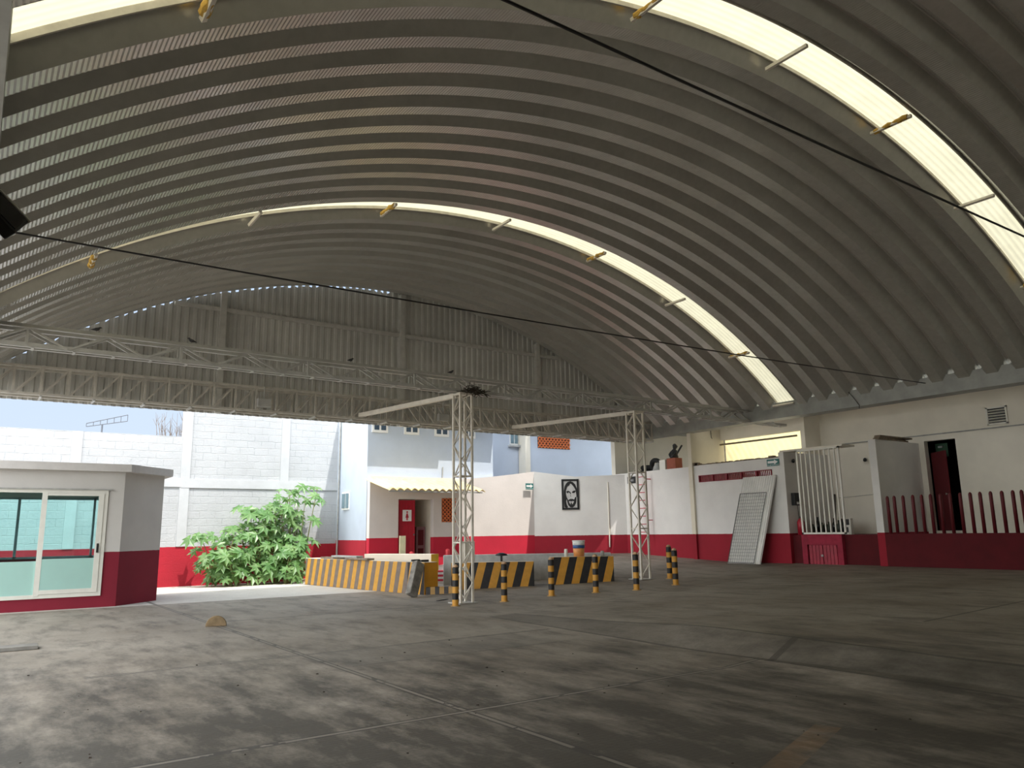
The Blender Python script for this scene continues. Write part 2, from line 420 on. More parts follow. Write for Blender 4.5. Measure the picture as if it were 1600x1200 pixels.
# ------------------------------------------------------------------ vault
XC, ZC, RI, RO = 9.44, -8.49+1.5, 15.21, 15.42
P = .617; Y0 = 5.62
A0, A1 = math.radians(-38.9), math.radians(38.9)
def arc(R, a, Y): return (XC + R*math.sin(a), Y, ZC + R*math.cos(a))
SKY = (-24, -12, 0, 12)
K0, K1 = -30, 22
NS = 840
WR = .185      # run of one sloping web
def sweep(prof, n=NS, crimp=0.):
    mb = MB(); m = len(prof)
    for i in range(n+1):
        a = A0 + (A1-A0)*i/n; c_ = crimp if i % 2 else -crimp
        for y, R in prof: mb.v.append(arc(R + (c_ if abs(R-RI-.002) < 1e-6 else 0.), a, y))
    for i in range(n):
        for j in range(m-1): mb.f.append((i*m+j, i*m+j+1, (i+1)*m+j+1, (i+1)*m+j))
    return mb
roof = MB()
for k in range(K0, K1):
    if k in SKY: continue
    y = Y0 + k*P
    s_ = sweep([(y, RO), (y+.012, RO), (y+WR, RI), (y+WR+.008, RI+.002), (y+P-WR-.008, RI+.002), (y+P-WR, RI), (y+P-.012, RO), (y+P, RO)],
               NS if k > -3 else 210, .0019 if k > -3 else 0.)
    roof.raw(s_.v, s_.f)
me = bpy.data.meshes.new('ceiling'); me.from_pydata(roof.v, [], roof.f); me.update(); me.materials.append(M['vault'])
vault = bpy.data.objects.new('ceiling', me); col.objects.link(vault); vault['kind'] = 'structure'

foamed = (2, 4, 6, 0)
brk = [-32.6,-22.,-11.6,-1.1,9.4,19.9,30.,38.3]
for si, k in enumerate(SKY):
    if k == -24: lab = None
    y = Y0 + k*P
    name_l = {0: 'nearer translucent cream skylight strip arching across the vaulted roof overhead',
              12: 'farther translucent cream skylight strip, close to the corrugated gable end',
              -12: 'translucent skylight strip in the roof behind the viewer', -24: 'translucent skylight strip at the open front end of the roof'}[k]
    t = thing('skylight', name_l, 'skylight', (0,0,0), 0, 'translucent skylight strips in the vault')
    prof = []
    for j in range(25):
        u = j/24; prof.append((y - .01 + u*(P+.02), RO + .012 + .014*math.cos(u*12*pi)))
    s_ = sweep(prof, 140)
    o = s_.build('translucent_sheet', M['skylight'], t, smooth=True)
    if k < 0: continue
    # dark gutter lip along both edges
    for yy in (y+.004, y+P-.004):
        lip = sweep([(yy-.012, RO+.03), (yy-.012, RO-.05), (yy+.012, RO-.05), (yy+.012, RO+.03)], 140)
        lip.build('edge_lip', M['trussdark'], t)
    for bi, a in enumerate(brk):
        a = math.radians(a); mb = MB()
        e = .04
        mb.bar(arc(RI+.02, a, y-e), arc(RI+.02, a, y+P+e), .05, .05, (math.sin(a), 0, math.cos(a)))
        b = mb.build('crossbar', M['lattice'], t)
        if bi in foamed:
            fm = MB(); rr = random.Random(bi*7+k)
            pts = [Vector(arc(RI+.035 + rr.uniform(-.01,.012), a + rr.uniform(-.001,.001), y + .02 + (P-.04)*i/9)) for i in range(10)]
            fm.tube(pts, [rr.uniform(.03,.055) for _ in pts], 8)
            tag(fm.build('sealant_foam', M['yellowfoam'], b), 'yellowed foam smeared on the crossbar')

struct('wall_front', MB().box(-.6,19.6,-13.2,-13.0,0,8.6), M['white'])
struct('wall_left_shade', MB().box(-.62,-.45,-13,4.6,0,4.66), M['white'])  # unseen side wall added to shade the near-left floor
# gable sheet
YG = 19.2
def topz(X, R): return ZC + math.sqrt(max(0, R*R-(X-XC)**2))
mb = MB(); xs_ = []; x = -.02; i = 0
pat = [(0,0),(.07,0),(.095,.035),(.165,.035),(.19,0)]
X = -.05
while X < 18.95:
    for dx, dy in pat[:-1]:
        xs_.append((X+dx, dy))
    X += .19
rg = random.Random(3)
for X, dy in xs_:
    ang = math.degrees(math.asin(max(-1, min(1, (X-XC)/RI))))
    gap = 0.0
    zt = topz(X, RI) - .012
    if X > 9.3 or dy < .01: zt = topz(X, RO) - .005
    elif rg.random() < .7: zt = topz(X, RI) + .02
    else: zt = topz(X, RI) - .012
    mb.v += [(X, YG-dy, 4.42), (X, YG-dy, max(4.5, zt))]
for i in range(len(xs_)-1): mb.f.append((2*i, 2*i+2, 2*i+3, 2*i+1))
struct('wall_back', mb, M['gable'])

# gable framing: posts and rails
def gable_post(X, label):
    t = thing('gable_post', label, 'post', (X, YG-.07, 4.42), 0, 'upright posts of the gable end')
    h = topz(X, RI) - 4.42 - .02
    mb = MB().box(-.07,.07,-.12,.03,0,h); mb.build('tube', M['lightsteel'], t)
    return t
gable_post(4.69, 'leftmost upright grey post on the corrugated gable sheet')
gable_post(9.6, 'middle upright grey post on the gable sheet, above the crossing of the trusses')
gable_post(14.39, 'rightmost upright grey post on the corrugated gable sheet')
def rail(z, label):
    hw = math.sqrt(RI**2-(z-ZC)**2) - .05
    mb = MB().bar((XC-hw, YG-.085, z), (XC+hw, YG-.085, z), .09, .09)
    tag(mb.build('gable_rail', M['lightsteel']), label, 'rail', 'horizontal rails of the gable end')
rail(7.02, 'upper horizontal steel rail across the corrugated gable end')
rail(5.55, 'lower horizontal steel rail across the gable end, behind the tie truss')

# gable truss (double plane)
t = thing('gable_truss', 'deep dark steel truss spanning the opening under the gable sheet', 'truss', (0,0,0))
ZT, ZB = 5.08, 4.45
for yy in (18.98, 18.62):
    MB().box(-.05,18.95,yy-.03,yy+.03,ZT-.05,ZT).build('top_chord', M['trussdark'], t)
    MB().box(-.05,18.95,yy-.03,yy+.03,ZB,ZB+.05).build('bottom_chord', M['trussdark'], t)
    npan = 38; dx = 18.9/npan
    for i in range(npan+1):
        X = i*dx
        MB().box(X-.02,X+.02,yy-.02,yy+.02,ZB+.05,ZT-.05).build('vertical_strut', M['trussdark'], t)
        if i < npan:
            a, b = ((X+.03,yy,ZB+.05),(X+dx-.03,yy,ZT-.05)) if X+dx/2 < 9.6 else ((X+.03,yy,ZT-.05),(X+dx-.03,yy,ZB+.05))
            MB().bar(a, b, .03, .035, (0,1,0)).build('diagonal_strut', M['trussdark'], t)
for i in range(0, 20):
    X = i*18.9/19
    MB().box(X-.02,X+.02,18.58,19.02,ZB-.035,ZB).build('batten', M['steel'], t)

# tie truss on the two lattice columns
t = thing('tie_truss', 'slender grey steel truss carried by the two lattice columns', 'truss', (0,0,0))
YT = 14.67; p2 = 1.19
for yy in (-.12, .12):
    MB().angle((-.1,YT+yy,4.91),(20.68,YT+yy,4.91),.07,.01,flip=-1 if yy > 0 else 1).build('top_chord', M['steel'], t)
    MB().angle((-.1,YT+yy,4.60),(20.68,YT+yy,4.60),.07,.01,flip=1 if yy > 0 else -1).build('bottom_chord', M['steel'], t)
    i = 0; X = -.07
    for i in range(19):
        X = -.09 + i*p2
        up_a, up_b = (X, YT+yy, 4.61), (X+p2/2, YT+yy, 4.92)
        if X + p2/2 < 20.69: MB().bar(up_a, up_b, .035, .035).build('diagonal', M['steel'], t)
        if X + p2 < 20.69: MB().bar((X+p2/2, YT+yy, 4.92), (X+p2, YT+yy, 4.61), .035, .035).build('diagonal', M['steel'], t)
        if i % 2 == 0 and X + p2 < 20.69: MB().box(X+p2/2-.02+p2/2*0, X+p2/2+.02, YT+yy-.02, YT+yy+.02, 4.61, 4.91).build('vertical', M['steel'], t)
for i in range(35):
    X = i*.6
    MB().box(X-.02, X+.02, YT-.12, YT+.12, 4.585, 4.60).build('batten', M['steel'], t)

# lattice columns
def lattice_column(X, Y, z0, z1, label):
    t = thing('lattice_column', label, 'column', (X, Y, z0), 0, 'lattice columns under the tie truss')
    h = z1 - z0; a = .15
    cs = [(-a,-a),(a,-a),(a,a),(-a,a)]
    for (x, y) in cs:
        MB().box(x-.022,x+.022,y-.022,y+.022,0,h).build('leg', M['lattice'], t)
    nseg = 12; dz = (h-.1)/nseg
    for fi in range(4):
        p, q = Vector((*cs[fi], 0)), Vector((*cs[(fi+1) % 4], 0))
        nrm = ((p+q)/2).normalized()
        for i in range(nseg):
            s_, e_ = (p, q) if (i+fi) % 2 == 0 else (q, p)
            MB().bar(s_ + Vector((0,0,.05+i*dz)), e_ + Vector((0,0,.05+(i+1)*dz)), .012, .03, nrm).build('lacing_bar', M['lattice'], t)
        for z in (1.28, 2.72, h-.03):
            MB().bar(p + Vector((0,0,z)), q + Vector((0,0,z)), .03, .03).build('ring_bar', M['lattice'], t)
    MB().box(-.24,.24,-.24,.24,0,.02).build('base_plate', M['steel'], t)
    MB().box(-.18,.18,-.18,.18,h-.02,h).build('cap_plate', M['lattice'], t)
    return t
lattice_column(8.93, YT, 0., 4.585, 'cream steel lattice column beside the long striped barrier, nearer the entrance')
lattice_column(14.27, YT, fz(14.27,YT), 4.585, 'cream steel lattice column in front of the red wall ladder')
for X, x2, lab in ((8.85, 8.17, 'cream square brace running from the left lattice column to the gable truss'), (14.2, 13.08, 'cream square brace running from the right lattice column to the gable truss')):
    tag(MB().bar((X, YT+.1, 4.56), (x2, 18.6, 4.56), .10, .10).build('brace_beam', M['lattice']), lab, 'beam', 'braces between columns and gable truss')

# nest and birds on the tie truss
nest = MB(); rr = random.Random(5)
for i in range(90):
    c = Vector((9.12+rr.gauss(0,.14), YT-.2+rr.gauss(0,.07), 4.64+rr.gauss(0,.035)))
    d = Vector((rr.gauss(0,1), rr.gauss(0,.6), rr.gauss(0,.3))).normalized()*rr.uniform(.08,.2)
    nest.tube([c-d, c+d*.2+Vector((0,0,.01)), c+d], .007, 4)
tag(nest.build('bird_nest', M['twig']), 'dark twig bird nest wedged on top of the left lattice column', 'nest')
def bird(loc, rz, label):
    t = thing('bird', label, 'bird', loc, rz, 'birds perched on the tie truss')
    t.scale = (.62,.62,.62)
    me_ = MB().tube([(-.15,0,.035),(-.09,0,.05),(-.03,0,.065),(.03,0,.08),(.06,0,.11),(.085,0,.135),(.11,0,.13),(.135,0,.122)], [.006,.02,.042,.045,.03,.024,.016,.003], 10)
    me_.build('body', M['bird'], t, smooth=True)
    for s in (-1, 1):
        MB().tube([(.05,s*.03,.085),(-.02,s*.045,.072),(-.12,s*.02,.045)], [.012,.024,.004], 8).build('wing', M['bird'], t, smooth=True)
        MB().tube([(.0,s*.015,.05),(.005,s*.015,0)], .004, 5).build('leg', M['bird'], t)
for X, rz, lab in ((1.5, .2, 'small dark bird farthest left on the tie truss'), (3.05, pi, 'small dark bird second from the left on the tie truss'),
                   (6.16, .3, 'small dark bird on the middle of the tie truss'), (8.55, .1, 'small dark bird beside the twig nest on the tie truss')):
    bird((X, YT-.12, 4.985), rz, lab)

# small lamp boxes under the gable truss
for X, lab in ((5.62, 'small grey box lamp hanging on the gable truss, left one'), (10.62, 'small grey box lamp hanging on the gable truss, right one')):
    t = thing('box_lamp', lab, 'lamp', (X, 18.5, 4.56), 0, 'box lamps on the gable truss')
    MB().box(-.16,.16,-.06,.06,0,.2).build('housing', M['steel'], t, bevel=.01)
    MB().tube([(0,0,.2),(0,0,.5)], .015, 6).build('hanger', M['steel'], t)

# tie cables
def cable(a, b, sag, r, label):
    a, b = Vector(a), Vector(b); pts = []
    for i in range(41):
        u = i/40; p = a.lerp(b, u); p.z -= sag*4*u*(1-u); pts.append(p)
    tag(MB().tube(pts, r, 6).build('tie_cable', M['black']), label, 'cable', 'tie cables across the vault')
cable((-.05,10.15,4.99),(19.0,9.3,4.92),.06,.012,'thin black cable crossing the hall below the farther part of the roof')
cable((-.05,3.66,4.93),(19.0,3.5,4.9),.04,.012,'thicker looking black cable crossing high over the nearest part of the roof')

# eave beams
mb = MB()
mb.box(18.92,19.38,-13,19.2,4.60,4.66).box(18.92,18.97,-13,19.2,4.66,5.05).box(19.33,19.38,-13,19.2,4.66,5.0)
tag(mb.build('eave_beam', M['beam']), 'grey steel eave beam along the foot of the vault on the right', 'beam')
mb = MB()
mb.box(-.42,-.085,-13,19.2,4.66,4.72).box(-.42,-.37,-13,19.2,4.72,5.1).box(-.135,-.085,-13,19.2,4.72,5.1)
for yy in (3.46,3.56,4.3,4.4): mb.tube([(-.105,yy,4.665),(-.105,yy,4.65)], .008, 8)
tag(mb.build('eave_beam', M['beam']), 'grey steel eave beam along the foot of the vault on the left', 'beam')

# left column at the frame edge with floodlight
t = thing('steel_column', 'grey painted steel column at the left edge, beside the floodlight', 'column', (-.325, 4.1, 0))
MB().box(-.16,.155,-.1,.1,0,4.66).build('shaft', plain('blue_grey_steel', (.42,.45,.47), .45, .3, var=.1), t)
MB().box(-.22,.2,-.16,.16,0,.02).build('base_plate', M['steel'], t)
for z in (3.86,3.95,3.42,3.5): MB().tube([(.12,-.1,z),(.12,-.118,z)], .009, 8).build('bolt', M['black'], t)
t = thing('floodlight', 'black floodlight tilted down on the column at the left edge', 'lamp', (.0, 3.78, 2.86), 0); t.scale = (.66,.66,.66)
t.rotation_euler = (math.radians(-28), math.radians(38), math.radians(20))
MB().box(-.14,.11,-.05,.05,-.10,.10).build('housing', M['black'], t, bevel=.012)
MB().box(-.12,.09,-.056,-.05,-.08,.08).build('glass_front', M['blackgloss'], t)
MB().box(-.14,.115,-.055,.06,.10,.112).build('rim', M['alu'], t)
MB().bar((-.12,.05,0),(-.30,.42,.05),.03,.03).build('bracket', M['black'], t)

# ------------------------------------------------------------------ RIGHT SIDE
def wbox(name, x0,x1,y0,y1,z0,z1, m): return struct(name, MB().box(x0,x1,y0,y1,z0,z1), M[m])
wbox('wall_right', 19.3,19.5, 17.35,20.95, .2,3.5, 'white_red')
# lower wall with the vent opening row
mb = MB(); mb.box(19.3,19.5,13.952,17.2,.2,2.97).box(19.3,19.5,13.952,17.2,3.19,3.52).box(19.3,19.5,17.0,17.2,2.97,3.19).box(19.3,19.5,13.952,14.2,2.97,3.19)
struct('wall_vented', mb, M['white_red'])
wbox('wall_partition', 19.22,20.88, 17.2,17.36, .2,4.86, 'white_red').data.materials[0] = banded('cream_partition_red_band', (.80,.74,.60), RED, 1.33)
# crumbled top
mb = MB(); rr = random.Random(11)
for i in range(70):
    y = 13.85 + 3.3*i/69; r_ = rr.uniform(.02,.05)
    mb.box(19.31+rr.uniform(0,.05),19.46,y-.04,y+.04,3.515,3.52+r_)
for q in ((17.12,.1),(17.05,.07),(14.2,.07)): mb.box(19.28,19.44,q[0]-.08,q[0]+.08,3.515,3.52+q[1])
tag(mb.build('mortar_rubble', M['wood']), 'brown crumbled mortar along the top of the vented wall', 'rubble', kind='stuff')
# storage loft
struct('wall_loft', MB().box(19.3,23.7,20.95,21.15,0,5.12), M['white'])
struct('floor_loft', MB().box(19.5,23.5,17.36,20.95,3.35,3.45), M['concrete'])
struct('wall_loft_back', MB().box(23.5,23.7,17.36,20.95,0,5.12), M['white'])
struct('loft_roof_shade_slab', MB().prism([(16.95,19.22),(23.8,19.22),(23.8,22.45),(16.95,22.45)],5.12,5.26).box(19.5,20.95,17.2,17.7,5.12,5.26).box(19.5,23.8,17.7,19.22,5.12,5.26), M['concrete'])  # loft roof with an unseen slab added to shade the angled wall
# translucent yellow sheeting behind the opening
mb = MB(); n_ = 200
for i in range(n_+1):
    y = 14.13 + 4.4*i/n_; d = .007*math.cos(i*pi/5)
    mb.v += [(22.1+d, y, 3.55), (21.0+d, y, 5.08)]
for i in range(n_): mb.f.append((2*i,2*i+2,2*i+3,2*i+1))
tag(mb.build('yellow_sheeting', M['yellowsheet'], smooth=True), 'glowing yellow translucent sheeting behind the opening over the vented wall', 'sheeting')
struct('wall_yellow_room', MB().box(24.2,24.4,13.2,17.36,0,2.25), M['cream'])
struct('wall_lintel', MB().box(20.7,20.9,14.1,17.2,4.43,5.1), M['white'])
struct('wall_return', MB().box(20.7,22.6,13.95,14.1,.3,5.1), M['white'])
t = thing('pipe_frame', 'dark pipe rail and post in the opening in front of yellow sheeting', 'pipe', (0,0,0))
MB().tube([(20.66,17.19,4.28),(20.66,14.2,4.27)], .03, 8).build('rail', plain('brown_pipe',(.20,.16,.10),.6), t)
MB().tube([(20.66,17.0,3.5),(20.66,17.0,4.42)], .025, 8).build('post', M['trussdark'], t)
tag(MB().tube([(20.2,17.17,4.8),(20.2,17.16,4.5),(20.2,17.12,4.46)], .012, 6).build('hanging_wire', M['black']), 'short black wire hanging beside the cream partition top', 'wire')

# vents
VD = plain('dark_red_vent', (.26,.016,.03), .5, var=.15)
for i in range(5):
    y1 = 17.0 - i*.56; y0 = y1 - .56
    t = thing('vent_block', '%s dark red slatted vent block counted from the cream partition' % ORD[i], 'vent', (19.4,(y0+y1)/2,2.97), 0, 'slatted vent blocks in the right wall')
    mb = MB().box(-.13,.02,-.28,-.25,0,.22).box(-.13,.02,.25,.28,0,.22).box(-.13,.02,-.28,.28,0,.02).box(-.13,.02,-.28,.28,.20,.22)
    mb.build('frame', VD, t)
    for j in range(8):
        y = -.22 + j*.063
        MB().bar((-.05,y,.02),(-.05,y+.02,.20),.022 if i > 1 else .034,.045,(1,0,0)).build('slat', VD, t)

# upper wall on the right, door, vent
DY0, DY1, DZ0, DZ1 = 9.97, 10.80, 1.35, 3.78
mb = MB()
mb.box(21.5,21.7,DY1,13.95,.2,5.1).box(21.5,21.7,-13,DY0,.2,5.1).box(21.5,21.7,DY0,DY1,DZ1,5.1).box(21.5,21.7,DY0,DY1,.2,DZ0)
struct('wall_upper_right', mb, M['white'])
struct('trim_1', MB().box(21.47,21.5,-3,13.95,3.93,3.96), M['greyboard'])
struct('ceiling_porch', MB().box(19.4,21.8,-13,14.1,5.12,5.24).box(19.4,20.95,14.1,17.2,5.12,5.24), M['white'])
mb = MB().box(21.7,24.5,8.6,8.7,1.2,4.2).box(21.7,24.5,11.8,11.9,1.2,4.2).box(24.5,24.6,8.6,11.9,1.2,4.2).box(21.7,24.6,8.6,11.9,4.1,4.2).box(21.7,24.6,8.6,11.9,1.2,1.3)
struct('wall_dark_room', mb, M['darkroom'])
t = thing('door_1', 'dark red door leaf standing open inside the doorway on the porch', 'door', (21.72,DY1-.04,1.36), math.radians(-40))
t['kind'] = 'structure'
MB().box(0,.04,-.82,0,0,2.1).build('leaf', M['darkred'], t)
MB().tube([(-.05,-.74,.95),(-.01,-.74,.95)], .03, 10).build('door_knob', M['chrome'], t)
t = thing('transom_pane', 'small green transom pane at the top of the dark doorway', 'window', (22.3,DY1+.1,3.5))
MB().box(0,.02,-.34,.0,-.12,.26).build('pane', plain('green_pane',(.10,.22,.14),.3), t)
MB().tube([(-.04,-.1,.16),(-.04,-.22,.16)], .03, 10).build('glint_tube', plain('glint_white',(.9,.95,.9),.3), t)  # white tube put in for a bright reflection on the pane
t = thing('louvre_vent', 'white louvred vent high on the right wall near the eave', 'vent', (21.5,8.86,4.02))
mb = MB().box(-.04,0,-.25,-.21,0,.46).box(-.04,0,.21,.25,0,.46).box(-.04,0,-.25,.25,0,.04).box(-.04,0,-.25,.25,.42,.46); mb.build('frame', M['whitepaint'], t)
MB().box(-.008,-.002,-.21,.21,.04,.42).build('backing', M['black'], t)
for j in range(5): MB().bar((-.03,-.21,.085+j*.07),(-.03,.21,.085+j*.07),.05,.012,(.5,0,1)).build('louvre', M['whitepaint'], t)

# niche and porch
struct('wall_niche', MB().box(19.3,21.5,13.77,13.95,.2,3.66), M['white_red'])
struct('wall_pier', MB().box(19.3,21.5,10.95,11.15,.2,3.74), M['white_red'])
struct('wall_niche_base', MB().box(19.44,21.5,11.15,13.77,.2,1.28), M['darkred'])  # darker red stands in for shade on the recessed base
struct('trim_2', MB().box(19.3,19.9,11.9,13.9,3.66,3.71), M['white'])
struct('wall_porch', MB().box(19.3,19.5,-4,10.95,.2,1.30), M['darkred'])
struct('floor_porch', MB().box(19.5,21.5,-4,10.95,1.15,1.28), M['concrete'])
# closet with two small doors
t = thing('closet', 'low red masonry closet with two slatted doors under the white grille', 'closet', (19.3,12.78,.42))
mb = MB().box(0,.135,-.62,-.46,0,.87).box(0,.135,.46,.62,0,.87).box(0,.135,-.46,.46,.60,.87).box(.1,.135,-.46,.46,0,.6)
mb.build('body', M['litred'], t)
for s in (-1,1):
    mb = MB()
    for j in range(4):
        y = s*(.06+j*.105); mb.box(.03,.06,y-.045 if s > 0 else y-.045,y+.045,.03,.58)
    mb.box(.06,.08,s*.02,s*.45,.1,.16).box(.06,.08,s*.02,s*.45,.45,.51)
    dd = mb.build('door', plain('slatted_red_door',(.36,.02,.045),.5,var=.2), t)
    if s > 0: MB().box(.0,.04,-.02,.05,.27,.33).build('padlock', M['chrome'], dd)
# white grille
t = thing('window_grille', 'white steel bar grille standing on the red closet', 'grille', (19.27,12.66,1.30))
W2 = .67; H = 2.36
mb = MB().box(-.02,.02,-W2,-W2+.05,0,H).box(-.02,.02,W2-.05,W2,0,H).box(-.02,.02,-W2,W2,0,.05).box(-.02,.02,-W2,W2,H-.05,H)
mb.build('frame', M['whitepaint'], t)
for j in range(8):
    y = -W2 + (j+1)*2*W2/9
    MB().box(-.015,.015,y-.016,y+.016,.05,H-.05).build('bar', M['whitepaint'], t)
# things on the niche base
t = thing('meter_box', 'black meter box on the niche wall left of the white grille', 'meter', (19.62,13.77,2.12))
MB().box(-.12,.12,-.12,0,0,.36).build('case', M['black'], t, bevel=.01); MB().box(-.04,.08,-.125,-.12,.03,.1).build('label_plate', M['signwhite'], t)
tag(MB().tube([(19.75,13.75,2.12),(19.77,13.75,1.6),(19.8,13.75,1.3)], .008, 6).build('meter_wire', M['black']), 'thin black wire dropping from the meter box', 'wire')
t = thing('red_cylinder', 'red round-topped cylinder left of the grille on the niche base', 'cylinder', (19.62,13.60,1.28))
MB().tube([(0,0,0),(0,0,.36),(0,0,.43),(0,0,.47)], [.105,.105,.075,.03], 16).build('tank', M['reddoor'], t, smooth=True)
MB().tube([(0,0,.47),(0,0,.52)], .025, 8).build('valve', M['black'], t)
rr = random.Random(21)
for i in range(8):
    y = 13.66 - i*.13; h = (.30,.5,.34,.42,.36,.46,.4,.44)[i]
    mb = MB().tube([(0,0,0),(0,0,h*.65),(0,0,h*.8),(0,0,h)], [.062,.062,.028,.026], 10)
    o = mb.build('dark_bottle', M['blackgloss'] if i % 2 else plain('dark_green_jar',(.03,.04,.025),.4), None, smooth=True); o.location = (20.3+rr.uniform(-.05,.08), y, 1.28)
    tag(o, '%s dark bottle counted from the left behind the grille bars' % ORD[i], 'bottle', 'dark bottles behind the grille')
tag(MB().tube([(20.75,13.25,1.28),(21.45,13.62,2.45)], .03, 8).build('leaning_pole', M['darkwood']), 'dark pole leaning on the niche wall behind the grille', 'pole')
t = thing('white_black_box', 'small white box with black squares at the right end of the grille', 'box', (20.1,12.42,1.28))
MB().box(-.06,.06,-.1,.1,0,.44).build('case', M['whitepaint'], t); MB().box(-.065,-.06,-.06,.08,.26,.42).build('dark_square', M['black'], t); MB().box(-.065,-.06,-.02,.06,.06,.2).build('dark_square', M['black'], t)
for y, lab in ((13.55,'black socket lamp on the niche wall near its left corner'), (12.55,'black socket lamp on the niche wall behind the grille')):
    t = thing('socket_lamp', lab, 'lamp', (21.48 if y < 13 else 19.75, y if y < 13 else 13.75, 3.45), 0, 'black sockets in the niche')
    MB().tube([(0,0,0),(-.08,-.04,-.03),(-.12,-.06,-.06)], [.03,.05,.05], 10).build('socket', M['black'], t, smooth=True)
tag(MB().tube([(21.47,13.5,2.35),(21.47,12.0,2.42)], .012, 6).build('conduit', M['trussdark']), 'thin conduit along the niche back wall behind the grille', 'pipe')

# railing posts on the porch wall
ry = [10.84,10.66,10.43,10.18,9.96,9.74,9.51,9.28,9.04,8.81,8.59,8.36,8.12,7.89,7.71]
base = None
for i, y in enumerate(ry):
    lab = '%s round-topped red post from the white pier on the porch wall' % ORD[i]
    mb = MB().tube([(0,0,0),(0,0,.90),(0,0,.935),(0,0,.955)], [.04,.04,.03,.008], 14)
    if base is None:
        base = mb.build('railing_post', M['redpost'], None, smooth=True); o = base
    else:
        o = base.copy(); col.objects.link(o)
    o.location = (19.4, y, 1.30); o.rotation_euler = (0, 0, i*.3)
    tag(o, lab, 'post', 'red posts on the porch wall')
# planks on top of pier
for i in range(3):
    o = MB().bar((-.1,-.04,0),(1.5,.03,.0),.16,.04).build('old_plank', M['wood'])
    o.location = (19.5+i*.08, 11.02+.02*i, 3.762+i*.042); o.rotation_euler = (0,0,[.0,.06,-.05][i])
    tag(o, ['bottom weathered plank on top of the white pier','middle weathered plank on top of the white pier','topmost weathered plank on top of the white pier'][i], 'plank', 'planks on the pier')
t = thing('eave_lamp', 'round dark lamp hung under the eave beam with a drooping wire', 'lamp', (18.9,11.5,5.12))
MB().tube([(0,0,.12),(0,0,.06),(0,0,-.08),(0,0,-.1)], [.05,.12,.12,.05], 14).build('drum', M['trussdark'], t, smooth=True)
MB().tube([(0,-.1,0),(-.02,-.3,-.25),(0,-.45,-.5),(0,-.44,-.58)], .008, 5).build('wire', M['black'], t)

# leaning sheet + mesh
t = thing('leaning_sheet', 'tall white corrugated sheet leaning on the wall under the vents', 'sheet', (18.78,15.08,fz(18.8,15.)))
def lean(u, v, off=0):  # u along y (left +), v up
    return Vector((.05 + .42*v/2.55 - off*.98, .60 - u + (-.45*v/2.55), v*.985 + off*.16))
mb = MB(); n_ = 60
for i in range(n_+1):
    u = 1.2*i/n_; d = .05*(1 if (i//2) % 2 else 0)
    mb.v += [lean(u,0,d), lean(u,2.58,d)]
for i in range(n_): mb.f.append((2*i,2*i+2,2*i+3,2*i+1))
o = mb.build('corrugated_panel', M['panelwhite'], t); so_ = o.modifiers.new('solid','SOLIDIFY'); so_.thickness = .004
mb = MB()
for i in range(13): mb.bar(lean(.06+i*.078,.02,.04), lean(.06+i*.078,2.08,.04), .006,.006)
for j in range(22): mb.bar(lean(.05,.03+j*.097,.046), lean(1.0,.03+j*.097,.046), .006,.006)
mb2 = MB(); 
for a, b in (((.05,.02),(.05,2.08)),((1.0,.02),(1.0,2.08)),((.05,2.08),(1.0,2.08)),((.05,.02),(1.0,.02))): mb.bar(lean(*a,.043), lean(*b,.043), .014,.014)
tag(mb.build('wire_mesh', M['wire'], thing('mesh_panel', 'grey wire mesh panel propped in front of the leaning white sheet', 'mesh', (18.76,15.08,fz(18.8,15.)))), None)

# signs
def sign_arrow(loc, rz, label, w_=.4, h_=.2):
    t = thing('exit_sign', label, 'sign', loc, rz, 'green evacuation route signs')
    MB().box(-w_/2,w_/2,-.012,0,-h_/2,h_/2).build('board', M['teal'], t)
    MB().plate([(-w_*.42,-.016,-.02),(w_*.12,-.016,-.02),(w_*.12,-.016,-.06),(w_*.42,-.016,.015),(w_*.12,-.016,.085),(w_*.12,-.016,.05),(-w_*.42,-.016,.05)], (0,-1,0), .002).build('arrow', M['signwhite'], t)
    cu = bpy.data.curves.new('lettering', 'FONT'); cu.body = 'RUTA DE EVACUACION'; cu.size = w_*.105; cu.align_x = 'CENTER'; cu.extrude = .001
    tmp = bpy.data.objects.new('lettering_curve', cu); col.objects.link(tmp)
    me_ = bpy.data.meshes.new_from_object(tmp.evaluated_get(bpy.context.evaluated_depsgraph_get()))
    bpy.data.objects.remove(tmp)
    o = bpy.data.objects.new('lettering', me_); col.objects.link(o); o.parent = t; o.location = (0,-.016,-h_*.42); o.rotation_euler = (pi/2,0,0); me_.materials.clear(); me_.materials.append(M['signwhite'])
sign_arrow((19.285,14.13,3.38), -pi/2, 'green white-arrow sign at the right end of the vents', .42, .2)
sign_arrow((16.42,22.385,3.08), 0, 'green white-arrow sign on the white wall left of the portrait', .34, .22)
t = thing('black_sign', 'small black sign on the white wall behind the right lattice column', 'sign', (19.29,20.12,3.24), -pi/2)
MB().box(-.2,.2,-.015,0,-.12,.12).build('board', M['black'], t); MB().box(-.03,.12,-.02,-.015,-.05,.03).build('pictogram', plain('grey_mark',(.25,.25,.26),.5), t)

# ladder
t = thing('wall_ladder', 'narrow red steel ladder fixed upright on the white wall', 'ladder', (19.08,19.39,1.3))
for y in (-.2,.2): MB().box(-.02,.02,y-.02,y+.02,0,2.16).build('rail', M['reddoor'], t)
for j in range(8): MB().box(-.015,.015,-.2,.2,.1+j*.27,.125+j*.27).build('rung', M['reddoor'], t)
for z in (.5,1.9): MB().box(0,.22,-.215,-.185,z,z+.03).build('standoff', M['reddoor'], t)

